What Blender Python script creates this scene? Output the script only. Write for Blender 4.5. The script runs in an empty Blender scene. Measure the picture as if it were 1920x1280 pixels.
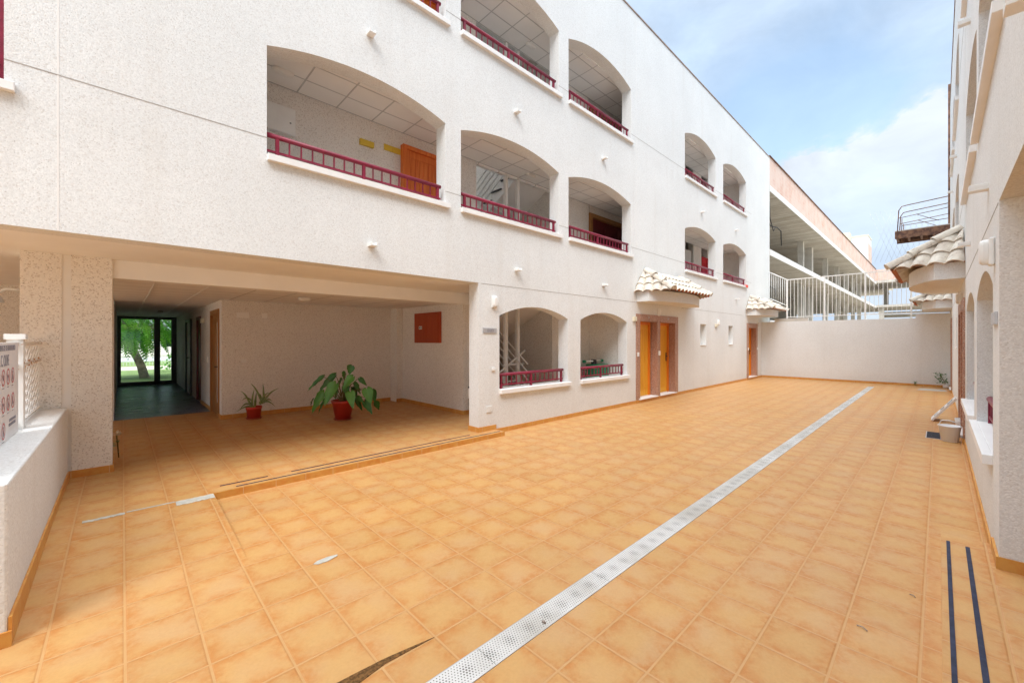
import bpy, math, random
from mathutils import Vector, Matrix
random.seed(7)
R = math.radians
scn = bpy.context.scene
COL = scn.collection

# ------------------------------------------------------------------ camera
# X runs along the courtyard, Y towards the left-hand building, Z up; camera at the origin, 1.6 m high
YAW = math.atan(800 / 765)
cd = bpy.data.cameras.new('Camera')
cam = bpy.data.objects.new('Camera', cd); COL.objects.link(cam)
cam.location = (0, 0, 1.6)
cam.rotation_euler = (R(90), 0, YAW - R(90))
cd.sensor_width = 36; cd.sensor_fit = 'HORIZONTAL'
cd.lens = 36 * 765 / 1920
cd.shift_y = -4 / 1920
cd.clip_start = 0.02; cd.clip_end = 2000
scn.camera = cam

# ------------------------------------------------------------------ sky and sun
SUN_EL, SUN_AZ = R(50), R(212)          # direction the light comes from: azimuth measured from +X towards +Y
sdir = Vector((math.cos(SUN_EL) * math.cos(SUN_AZ), math.cos(SUN_EL) * math.sin(SUN_AZ), math.sin(SUN_EL)))
w = bpy.data.worlds.new('World'); scn.world = w; w.use_nodes = True
nt = w.node_tree; nt.nodes.clear()


def wn(t, **kw):
    n = nt.nodes.new(t)
    for k, v in kw.items(): setattr(n, k, v)
    return n


def wmath(op, a, b=None, c=None, clamp=False):
    n = wn('ShaderNodeMath', operation=op); n.use_clamp = clamp
    for i, v in enumerate((a, b, c)):
        if v is None: continue
        if isinstance(v, (int, float)): n.inputs[i].default_value = v
        else: nt.links.new(v, n.inputs[i])
    return n.outputs[0]


tc = wn('ShaderNodeTexCoord')
DIRV = tc.outputs['Generated']
sky = wn('ShaderNodeTexSky', sky_type='NISHITA', sun_disc=False)
sky.sun_elevation = SUN_EL
sky.sun_rotation = math.atan2(sdir.x, sdir.y)
sky.air_density = 1.6; sky.dust_density = 1.0; sky.ozone_density = 1.5
bg1 = wn('ShaderNodeBackground'); nt.links.new(sky.outputs[0], bg1.inputs[0]); bg1.inputs[1].default_value = 0.15


def pdir(u, v):
    a, b = (u - 960) / 765, (636 - v) / 765
    c, s = math.cos(YAW), math.sin(YAW)
    return Vector((c + a * s, s - a * c, b)).normalized()


def wblob(d, rad):
    """1 at the direction d falling to 0 at the angular radius rad (in chord length)"""
    n = wn('ShaderNodeVectorMath', operation='DISTANCE'); nt.links.new(DIRV, n.inputs[0]); n.inputs[1].default_value = d
    m = wn('ShaderNodeMapRange', interpolation_type='SMOOTHSTEP')
    nt.links.new(n.outputs['Value'], m.inputs[0])
    m.inputs[1].default_value = 0; m.inputs[2].default_value = rad; m.inputs[3].default_value = 1; m.inputs[4].default_value = 0
    return m.outputs[0]


def wnoise(scale, detail, rough, dist=0.0, stretch=(1, 1, 1.6)):
    mp = wn('ShaderNodeMapping'); nt.links.new(DIRV, mp.inputs[0]); mp.inputs['Scale'].default_value = stretch
    n = wn('ShaderNodeTexNoise'); nt.links.new(mp.outputs[0], n.inputs['Vector'])
    n.inputs['Scale'].default_value = scale; n.inputs['Detail'].default_value = detail
    n.inputs['Roughness'].default_value = rough; n.inputs['Distortion'].default_value = dist
    return n.outputs[0]


n1 = wnoise(3.4, 9, 0.55, 0.3)
n2 = wnoise(9.0, 8, 0.6, 0.2)
gap = wmath('MAXIMUM', wmath('MAXIMUM', wblob(pdir(1490, 235), 0.22), wblob(pdir(1430, 330), 0.24)), wmath('MULTIPLY', wblob(pdir(1720, 262), 0.11), 0.9))
cum = wmath('MAXIMUM', wblob(pdir(1690, 392), 0.25), wblob(pdir(1555, 415), 0.22))
cum = wmath('ADD', wmath('MULTIPLY', cum, 1.7), wmath('MULTIPLY', wmath('SUBTRACT', n2, 0.5), 1.5))
cum = wmath('MULTIPLY', wmath('SUBTRACT', cum, 0.42), 4.0, clamp=True)
shade = wmath('SUBTRACT', 1.0, wmath('MULTIPLY', wblob(pdir(1640, 470), 0.24), 0.85))
veil = wmath('ADD', wmath('MULTIPLY', n1, 1.7), 0.05)
veil = wmath('SUBTRACT', veil, wmath('MULTIPLY', gap, 1.15))
veil = wmath('MAXIMUM', wmath('ADD', veil, wmath('MULTIPLY', wmath('SUBTRACT', n2, 0.5), 0.35), clamp=True), 0.36)
mask = wmath('MAXIMUM', veil, cum, clamp=True)
sep = wn('ShaderNodeSeparateXYZ'); nt.links.new(DIRV, sep.inputs[0])
# the cloud deck: pale blue-grey low down, boosted overhead, out of view, to light the yard
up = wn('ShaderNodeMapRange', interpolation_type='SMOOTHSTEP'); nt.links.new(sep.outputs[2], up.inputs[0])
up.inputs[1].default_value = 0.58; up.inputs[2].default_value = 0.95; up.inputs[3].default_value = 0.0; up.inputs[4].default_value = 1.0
cmix = wn('ShaderNodeMix', data_type='RGBA'); nt.links.new(wmath('MULTIPLY', cum, shade), cmix.inputs[0])
cmix.inputs[6].default_value = (0.50, 0.62, 0.78, 1); cmix.inputs[7].default_value = (0.66, 0.72, 0.80, 1)
cvar = wmath('ADD', 0.58, wmath('MULTIPLY', wnoise(5.0, 7, 0.6, 0.4), 0.84))
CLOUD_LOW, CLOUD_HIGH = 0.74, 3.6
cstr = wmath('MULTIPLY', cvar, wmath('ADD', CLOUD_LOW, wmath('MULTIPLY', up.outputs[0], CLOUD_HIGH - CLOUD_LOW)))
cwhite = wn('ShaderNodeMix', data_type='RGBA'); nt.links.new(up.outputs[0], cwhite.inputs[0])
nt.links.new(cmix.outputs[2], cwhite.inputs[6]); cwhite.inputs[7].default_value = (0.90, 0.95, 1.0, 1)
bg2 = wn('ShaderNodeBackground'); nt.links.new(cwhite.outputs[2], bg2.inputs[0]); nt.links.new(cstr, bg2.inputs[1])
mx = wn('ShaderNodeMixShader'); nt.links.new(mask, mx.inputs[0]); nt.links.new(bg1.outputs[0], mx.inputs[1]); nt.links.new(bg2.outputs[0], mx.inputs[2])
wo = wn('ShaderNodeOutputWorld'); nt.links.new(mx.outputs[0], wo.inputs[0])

sl = bpy.data.lights.new('Sun', 'SUN'); sl.energy = 1.5; sl.angle = R(30); sl.color = (1.0, 0.99, 0.975)
so = bpy.data.objects.new('Sun', sl); COL.objects.link(so)
so.rotation_euler = (-sdir).to_track_quat('-Z', 'Y').to_euler()
so.location = (0, 0, 30)

scn.view_settings.view_transform = 'Standard'; scn.view_settings.look = 'None'
scn.view_settings.exposure = 0.79; scn.view_settings.gamma = 1
scn.render.engine = 'CYCLES'
scn.cycles.max_bounces = 12; scn.cycles.diffuse_bounces = 11; scn.cycles.glossy_bounces = 4
scn.cycles.transparent_max_bounces = 12
scn.cycles.use_denoising = True


# ------------------------------------------------------------------ materials
class NT:
    """small wrapper to write node materials"""
    def __init__(s, name, rough=0.8, spec=0.3):
        s.m = bpy.data.materials.new(name); s.m.use_nodes = True
        s.t = s.m.node_tree
        s.b = s.t.nodes['Principled BSDF']
        s.b.inputs['Roughness'].default_value = rough
        s.b.inputs['Specular IOR Level'].default_value = spec
        g = s.t.nodes.new('ShaderNodeNewGeometry'); s.P = g.outputs['Position']; s.g = g

    def n(s, t, **kw):
        x = s.t.nodes.new(t)
        for k, v in kw.items(): setattr(x, k, v)
        return x

    def put(s, sock, v):
        if isinstance(v, bpy.types.NodeSocket): s.t.links.new(v, sock)
        else: sock.default_value = v

    def math(s, op, a, b=None, c=None, clamp=False):
        x = s.n('ShaderNodeMath', operation=op); x.use_clamp = clamp
        for i, v in enumerate((a, b, c)):
            if v is not None: s.put(x.inputs[i], v)
        return x.outputs[0]

    def mix(s, f, a, b, blend='MIX'):
        x = s.n('ShaderNodeMix', data_type='RGBA', blend_type=blend)
        s.put(x.inputs[0], f)
        s.put(x.inputs[6], a if not isinstance(a, tuple) else (*a[:3], 1))
        s.put(x.inputs[7], b if not isinstance(b, tuple) else (*b[:3], 1))
        return x.outputs[2]

    def mapv(s, scale=(1, 1, 1), vec=None, rot=(0, 0, 0), loc=(0, 0, 0)):
        x = s.n('ShaderNodeMapping'); s.put(x.inputs[0], vec or s.P)
        x.inputs['Scale'].default_value = scale; x.inputs['Rotation'].default_value = rot; x.inputs['Location'].default_value = loc
        return x.outputs[0]

    def noise(s, scale, detail=4, rough=0.55, vec=None, dist=0.0):
        x = s.n('ShaderNodeTexNoise'); s.put(x.inputs['Vector'], vec or s.P)
        x.inputs['Scale'].default_value = scale; x.inputs['Detail'].default_value = detail
        x.inputs['Roughness'].default_value = rough; x.inputs['Distortion'].default_value = dist
        return x.outputs[0]

    def voro(s, scale, vec=None, feature='F1', rand=1.0, out='Distance'):
        x = s.n('ShaderNodeTexVoronoi', feature=feature); s.put(x.inputs['Vector'], vec or s.P)
        x.inputs['Scale'].default_value = scale; x.inputs['Randomness'].default_value = rand
        return x.outputs[out]

    def ramp(s, v, lo, hi, a=0.0, b=1.0, smooth=True):
        x = s.n('ShaderNodeMapRange', interpolation_type='SMOOTHSTEP' if smooth else 'LINEAR')
        s.put(x.inputs[0], v)
        for i, q in enumerate((lo, hi, a, b)): x.inputs[i + 1].default_value = q
        return x.outputs[0]

    def xyz(s, vec=None):
        x = s.n('ShaderNodeSeparateXYZ'); s.put(x.inputs[0], vec or s.P); return x.outputs

    def comb(s, x, y, z=0.0):
        c = s.n('ShaderNodeCombineXYZ')
        for i, v in enumerate((x, y, z)): s.put(c.inputs[i], v)
        return c.outputs[0]

    def white(s, vec):
        x = s.n('ShaderNodeTexWhiteNoise', noise_dimensions='3D'); s.put(x.inputs['Vector'], vec)
        return x.outputs['Value'], x.outputs['Color']

    def bump(s, h, strength=0.3, dist=0.01):
        x = s.n('ShaderNodeBump'); s.put(x.inputs['Height'], h)
        x.inputs['Strength'].default_value = strength; x.inputs['Distance'].default_value = dist
        s.t.links.new(x.outputs[0], s.b.inputs['Normal'])

    def color(s, c): s.put(s.b.inputs['Base Color'], c if not isinstance(c, tuple) else (*c[:3], 1))


def plain(name, col, rough=0.6, var=0.08, scale=6, spec=0.3, metal=0.0, bump=0.0):
    k = NT(name, rough, spec); k.b.inputs['Metallic'].default_value = metal
    nz = k.noise(scale, 5)
    f = k.ramp(nz, 0.25, 0.75)
    a = tuple(c * (1 - var) for c in col); b = tuple(min(1, c * (1 + var)) for c in col)
    k.color(k.mix(f, a, b))
    if bump: k.bump(k.noise(scale * 8, 4), bump, 0.004)
    return k.m


def mat_wall(name, base, dark_amt, streak=True):
    """exposed-aggregate stucco: white ground with small pebbles, grey and brown grains, faint rain streaks"""
    k = NT(name, 0.9, 0.15)
    big = k.noise(0.55, 4, 0.6)
    c = k.mix(k.ramp(big, 0.3, 0.7), tuple(x * 0.96 for x in base), tuple(min(1, x * 1.03) for x in base))
    v1 = k.voro(95, out='Color'); d1 = k.voro(95)
    s1 = k.xyz(v1)
    grain = k.ramp(s1[0], 0.0, 1.0, 0.90, 1.04, False)
    mm = k.n('ShaderNodeVectorMath', operation='SCALE'); k.put(mm.inputs[0], c); k.put(mm.inputs['Scale'], grain)
    c = mm.outputs[0]
    brown = k.math('GREATER_THAN', s1[1], 0.90)
    c = k.mix(k.math('MULTIPLY', brown, 0.45 * dark_amt), c, (0.40, 0.32, 0.25))
    v2 = k.xyz(k.voro(82, out='Color')); d2 = k.voro(82)
    spot = k.math('MULTIPLY', k.math('GREATER_THAN', v2[0], 0.93), k.ramp(d2, 0.22, 0.36, 1, 0))
    c = k.mix(k.math('MULTIPLY', spot, 0.85 * dark_amt), c, (0.13, 0.11, 0.10))
    if streak:
        st = k.noise(1.0, 5, 0.6, k.mapv((3.2, 3.2, 0.18)))
        c = k.mix(k.math('MULTIPLY', k.ramp(st, 0.50, 0.76), 0.16), c, (0.56, 0.51, 0.45))
        z = k.xyz()[2]
        low = k.math('MULTIPLY', k.ramp(z, 0.05, 0.55, 1, 0), k.noise(2.3, 5))
        c = k.mix(k.math('MULTIPLY', low, 0.36), c, (0.56, 0.49, 0.42))
    if streak:      # rain runs below the sills of each storey
        z = k.xyz()[2]
        run = k.ramp(k.noise(1.0, 5, 0.65, k.mapv((7.0, 7.0, 0.35))), 0.46, 0.72)
        for zs in (3.60, 6.40):
            f = k.math('MULTIPLY', k.ramp(z, zs - 0.55, zs, 0, 1), k.math('LESS_THAN', z, zs + 0.01))
            c = k.mix(k.math('MULTIPLY', k.math('MULTIPLY', f, run), 0.09), c, (0.42, 0.36, 0.28))
    k.color(c)
    h = k.math('ADD', k.math('MULTIPLY', d1, -1.0), k.math('MULTIPLY', k.noise(40, 3), 0.6))
    k.bump(h, 0.45, 0.003)
    return k.m


def mat_tile_floor():
    k = NT('terracotta_tile', 0.42, 0.30)
    P = 0.302
    x, y, z = k.xyz()
    fx0 = k.math('DIVIDE', k.math('SUBTRACT', x, 0.012), P); fy0 = k.math('DIVIDE', k.math('SUBTRACT', y, 0.063), P)
    ix, iy = k.math('FLOOR', fx0), k.math('FLOOR', fy0)
    fx, fy = k.math('SUBTRACT', fx0, ix), k.math('SUBTRACT', fy0, iy)
    idv = k.comb(ix, iy, 0.0)
    rv, rc = k.white(idv); rs = k.xyz(rc)
    ex = k.math('MINIMUM', fx, k.math('SUBTRACT', 1.0, fx)); ey = k.math('MINIMUM', fy, k.math('SUBTRACT', 1.0, fy))
    e = k.math('MINIMUM', ex, ey)
    # tile offset so no two tiles carry the same mottling
    off = k.n('ShaderNodeVectorMath', operation='SCALE'); k.put(off.inputs[0], rc); off.inputs['Scale'].default_value = 37.0
    vec = k.n('ShaderNodeVectorMath', operation='ADD'); k.put(vec.inputs[0], k.P); k.put(vec.inputs[1], off.outputs[0])
    nA = k.noise(6, 6, 0.62, vec.outputs[0], 0.6)
    nB = k.noise(22, 5, 0.65, vec.outputs[0], 0.4)
    nC = k.noise(70, 4, 0.6, vec.outputs[0])
    centre = (0.545, 0.308, 0.108)
    edge = (0.490, 0.200, 0.050)
    pale = (0.535, 0.312, 0.132)
    rim = k.ramp(e, -0.05, 0.36, 1, 0)
    patch = k.ramp(k.math('ADD', nA, k.math('MULTIPLY', k.math('SUBTRACT', nB, 0.5), 0.9)), 0.28, 0.78)
    ed = k.math('ADD', k.math('MULTIPLY', rim, k.math('ADD', 0.25, patch)), k.math('MULTIPLY', patch, 0.16), clamp=True)
    c = k.mix(k.ramp(k.noise(2.6, 4, 0.5, vec.outputs[0]), 0.42, 0.68), centre, pale)
    c = k.mix(k.math('MULTIPLY', ed, 0.95, clamp=True), c, edge)
    c = k.mix(k.math('MULTIPLY', k.ramp(nC, 0.60, 0.80), 0.30), c, (0.47, 0.21, 0.10))
    br = k.math('ADD', k.math('ADD', 0.93, k.math('MULTIPLY', rs[0], 0.08)), k.math('MULTIPLY', k.math('SUBTRACT', nC, 0.5), 0.22))
    sc = k.n('ShaderNodeVectorMath', operation='SCALE'); k.put(sc.inputs[0], c); k.put(sc.inputs['Scale'], br)
    c = sc.outputs[0]
    # foot-worn dust over the whole yard
    dust = k.ramp(k.noise(0.45, 5, 0.6), 0.35, 0.75)
    c = k.mix(k.math('MULTIPLY', dust, 0.14), c, (0.56, 0.36, 0.22))
    g = k.ramp(e, 0.016, 0.022, 1, 0)
    grout = k.mix(k.noise(9, 4), (0.555, 0.325, 0.14), (0.49, 0.255, 0.09))
    c = k.mix(g, c, grout)
    lip = k.math('MULTIPLY', k.ramp(e, 0.022, 0.034, 1, 0), k.math('SUBTRACT', 1.0, g))
    c = k.mix(k.math('MULTIPLY', lip, 0.55), c, (0.45, 0.20, 0.07))
    k.color(c)
    k.put(k.b.inputs['Roughness'], k.math('ADD', 0.36, k.math('MULTIPLY', nB, 0.28)))
    h = k.math('ADD', k.ramp(e, 0.010, 0.045, 0, 1), k.math('MULTIPLY', nA, 0.5))
    k.bump(h, 0.5, 0.004)
    return k.m


def mat_skirt():
    k = NT('terracotta_skirting', 0.4, 0.35)
    x, y, z = k.xyz()
    # joints every tile along whichever way the board runs
    fx = k.math('FRACT', k.math('DIVIDE', k.math('SUBTRACT', k.math('ADD', x, y), 0.16), 0.302))
    ex = k.math('MINIMUM', fx, k.math('SUBTRACT', 1.0, fx))
    n = k.noise(11, 5, 0.6)
    c = k.mix(k.ramp(n, 0.35, 0.7), (0.60, 0.30, 0.07), (0.56, 0.22, 0.045))
    c = k.mix(k.ramp(ex, 0.006, 0.014, 1, 0), c, (0.62, 0.40, 0.20))
    k.color(c)
    return k.m


def mat_wood(name, a, b, rough=0.45, scale=9.0, axis='z'):
    k = NT(name, rough, 0.35)
    sc = {'z': (scale * 3, scale * 3, scale * 0.14), 'x': (scale * 0.14, scale * 3, scale * 3)}[axis]
    n = k.noise(1.0, 6, 0.65, k.mapv(sc), 0.5)
    k.color(k.mix(k.ramp(n, 0.3, 0.7), a, b))
    k.bump(n, 0.15, 0.002)
    return k.m


def mat_ceiling(name, px, py, ox, oy, col=(0.86, 0.85, 0.83)):
    k = NT(name, 0.85, 0.15)
    x, y, z = k.xyz()
    fx = k.math('FRACT', k.math('DIVIDE', k.math('SUBTRACT', x, ox), px)); fy = k.math('FRACT', k.math('DIVIDE', k.math('SUBTRACT', y, oy), py))
    ex = k.math('MULTIPLY', k.math('MINIMUM', fx, k.math('SUBTRACT', 1.0, fx)), px)
    ey = k.math('MULTIPLY', k.math('MINIMUM', fy, k.math('SUBTRACT', 1.0, fy)), py)
    e = k.math('MINIMUM', ex, ey)
    n = k.noise(1.5, 4)
    c = k.mix(k.ramp(n, 0.3, 0.7), tuple(q * 0.96 for q in col), col)
    c = k.mix(k.ramp(e, 0.008, 0.013, 1, 0), c, tuple(q * 0.60 for q in col))
    k.color(c)
    h = k.ramp(e, 0.006, 0.014, 0, 1)
    k.bump(h, 0.7, 0.006)
    return k.m


def mat_granite():
    k = NT('red_granite', 0.45, 0.4)
    v = k.xyz(k.voro(130, out='Color'))
    c = k.mix(v[0], (0.36, 0.17, 0.10), (0.47, 0.27, 0.19))
    c = k.mix(k.math('GREATER_THAN', v[1], 0.82), c, (0.20, 0.10, 0.07))
    c = k.mix(k.math('GREATER_THAN', v[2], 0.9), c, (0.58, 0.44, 0.36))
    k.color(c)
    return k.m


def mat_concrete(name, boards=True):
    k = NT(name, 0.9, 0.15)
    n = k.noise(1.3, 6, 0.65)
    c = k.mix(k.ramp(n, 0.3, 0.7), (0.50, 0.465, 0.41), (0.63, 0.60, 0.54))
    if boards:
        x = k.xyz()[0]
        b = k.math('DIVIDE', x, 0.16); ib = k.math('FLOOR', b); fb = k.math('FRACT', b)
        rv, _ = k.white(k.comb(ib, 0.0, 0.0))
        c = k.mix(k.math('MULTIPLY', rv, 0.55), c, (0.34, 0.27, 0.20))
        c = k.mix(k.ramp(k.math('MINIMUM', fb, k.math('SUBTRACT', 1.0, fb)), 0.03, 0.09, 0.75, 0), c, (0.20, 0.16, 0.12))
    c = k.mix(k.ramp(k.noise(7, 5), 0.62, 0.8), c, (0.30, 0.26, 0.21))
    k.color(c)
    k.bump(k.noise(30, 4), 0.3, 0.006)
    return k.m


def mat_brick():
    k = NT('hollow_brick', 0.9, 0.1)
    x, y, z = k.xyz()
    v = k.comb(k.math('ADD', x, y), z, 0.0)
    b = k.n('ShaderNodeTexBrick'); k.put(b.inputs['Vector'], v)
    b.inputs['Color1'].default_value = (0.55, 0.23, 0.14, 1); b.inputs['Color2'].default_value = (0.66, 0.34, 0.23, 1)
    b.inputs['Mortar'].default_value = (0.60, 0.50, 0.42, 1); b.inputs['Scale'].default_value = 1.0
    b.inputs['Brick Width'].default_value = 0.33; b.inputs['Row Height'].default_value = 0.17; b.inputs['Mortar Size'].default_value = 0.012
    lime = k.ramp(k.noise(1.6, 7, 0.7, k.mapv((1, 1, 0.8))), 0.15, 0.62)
    c = k.mix(k.math('MULTIPLY', lime, 0.88), b.outputs[0], (0.70, 0.57, 0.50))
    k.color(c)
    k.bump(b.outputs['Fac'], -0.4, 0.01)
    return k.m


def mat_rooftile():
    k = NT('limewashed_clay', 0.85, 0.15)
    n = k.noise(5, 6, 0.65); n2 = k.noise(16, 5, 0.6)
    c = k.mix(k.ramp(n, 0.3, 0.7), (0.54, 0.46, 0.38), (0.70, 0.65, 0.56))
    c = k.mix(k.math('MULTIPLY', k.ramp(n2, 0.52, 0.74), 0.7), c, (0.33, 0.27, 0.21))
    k.color(c); k.bump(n2, 0.3, 0.006)
    return k.m


def mat_grate():
    """white perforated drain cover: rows of small holes, larger towards the middle of each rosette"""
    k = NT('perforated_white_plate', 0.5, 0.35)
    x, y, z = k.xyz()
    px = 0.0165
    gx = k.math('DIVIDE', x, px); gy = k.math('DIVIDE', k.math('SUBTRACT', y, 1.5), 0.0143)
    row = k.math('FLOOR', gy)
    sh = k.math('MULTIPLY', k.math('MODULO', row, 2.0), 0.5)
    gx2 = k.math('ADD', gx, sh)
    dx = k.math('MULTIPLY', k.math('SUBTRACT', k.math('FRACT', gx2), 0.5), px)
    dy = k.math('MULTIPLY', k.math('SUBTRACT', k.math('FRACT', gy), 0.5), 0.0143)
    d = k.math('SQRT', k.math('ADD', k.math('POWER', dx, 2.0), k.math('POWER', dy, 2.0)))
    cxp = k.math('MULTIPLY', k.math('SUBTRACT', k.math('FRACT', k.math('DIVIDE', x, 0.142)), 0.5), 0.142)
    cyp = k.math('SUBTRACT', y, 1.575)
    rr = k.math('SQRT', k.math('ADD', k.math('POWER', cxp, 2.0), k.math('POWER', cyp, 2.0)))
    rad = k.ramp(rr, 0.008, 0.058, 0.0054, 0.0032)
    hole = k.math('LESS_THAN', d, rad)
    edge = k.math('GREATER_THAN', k.math('ABSOLUTE', cyp), 0.066)
    hole = k.math('MULTIPLY', hole, k.math('SUBTRACT', 1.0, edge))
    c = k.mix(k.ramp(k.noise(2.2, 5), 0.35, 0.7), (0.62, 0.60, 0.57), (0.46, 0.43, 0.38))
    c = k.mix(k.math('MULTIPLY', k.ramp(k.noise(30, 5), 0.66, 0.8), 0.5), c, (0.25, 0.2, 0.16))
    c = k.mix(hole, c, (0.14, 0.125, 0.11))
    k.color(c)
    k.bump(k.math('SUBTRACT', 1.0, hole), 0.5, 0.004)
    return k.m


def mat_rustpaint():
    k = NT('white_paint_with_rust', 0.5, 0.3)
    x, y, z = k.xyz()
    nr = k.noise(14, 6, 0.7)
    thr = k.math('SUBTRACT', 0.70, k.math('MULTIPLY', k.math('ADD', k.ramp(k.math('ABSOLUTE', k.math('SUBTRACT', z, 1.38)), 0.02, 0.06, 0.20, 0),
                                                              k.math('ADD', k.ramp(k.math('ABSOLUTE', k.math('SUBTRACT', z, 1.56)), 0.01, 0.03, 0.12, 0), k.ramp(z, 0.86, 0.93, 0.14, 0))), 1.0))
    f = k.ramp(k.math('SUBTRACT', nr, thr), 0.0, 0.05)
    k.color(k.mix(f, (0.78, 0.77, 0.74), (0.45, 0.19, 0.04)))
    return k.m


def mat_rust():
    k = NT('rusty_iron', 0.85, 0.2)
    k.color(k.mix(k.ramp(k.noise(7, 6), 0.35, 0.65), (0.10, 0.055, 0.045), (0.24, 0.13, 0.08)))
    return k.m


def mat_leaf(name, a, b, rough=0.35):
    k = NT(name, rough, 0.5)
    k.color(k.mix(k.ramp(k.noise(5, 4), 0.3, 0.7), a, b))
    k.b.inputs['Transmission Weight'].default_value = 0.0
    return k.m


def mat_glass():
    m = bpy.data.materials.new('window_glass'); m.use_nodes = True; t = m.node_tree; t.nodes.clear()
    tr = t.nodes.new('ShaderNodeBsdfTransparent'); gl = t.nodes.new('ShaderNodeBsdfGlossy'); gl.inputs['Roughness'].default_value = 0.03
    tr.inputs[0].default_value = (0.93, 0.96, 0.95, 1)
    fr = t.nodes.new('ShaderNodeFresnel'); fr.inputs[0].default_value = 1.45
    mx = t.nodes.new('ShaderNodeMixShader'); o = t.nodes.new('ShaderNodeOutputMaterial')
    t.links.new(fr.outputs[0], mx.inputs[0]); t.links.new(tr.outputs[0], mx.inputs[1]); t.links.new(gl.outputs[0], mx.inputs[2]); t.links.new(mx.outputs[0], o.inputs[0])
    return m


def mat_slate():
    k = NT('slate_floor', 0.25, 0.35)
    n = k.noise(3.0, 6, 0.65, k.mapv((0.6, 2.4, 1)))
    x, y, z = k.xyz()
    e = k.math('MINIMUM', k.math('ABSOLUTE', k.math('SUBTRACT', k.math('FRACT', k.math('DIVIDE', x, 0.4)), 0.5)), k.math('ABSOLUTE', k.math('SUBTRACT', k.math('FRACT', k.math('DIVIDE', y, 0.8)), 0.5)))
    c = k.mix(k.ramp(n, 0.3, 0.7), (0.06, 0.066, 0.11), (0.15, 0.165, 0.25))
    c = k.mix(k.ramp(e, 0.01, 0.02, 1, 0), c, (0.18, 0.19, 0.20))
    k.color(c); k.bump(n, 0.9, 0.02)
    k.put(k.b.inputs['Roughness'], k.math('ADD', 0.15, k.math('MULTIPLY', n, 0.3)))
    return k.m


def mat_bag():
    k = NT('translucent_plastic', 0.35, 0.4)
    k.color((0.88, 0.88, 0.88)); k.b.inputs['Transmission Weight'].default_value = 0.15; k.b.inputs['IOR'].default_value = 1.2
    return k.m


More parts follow.
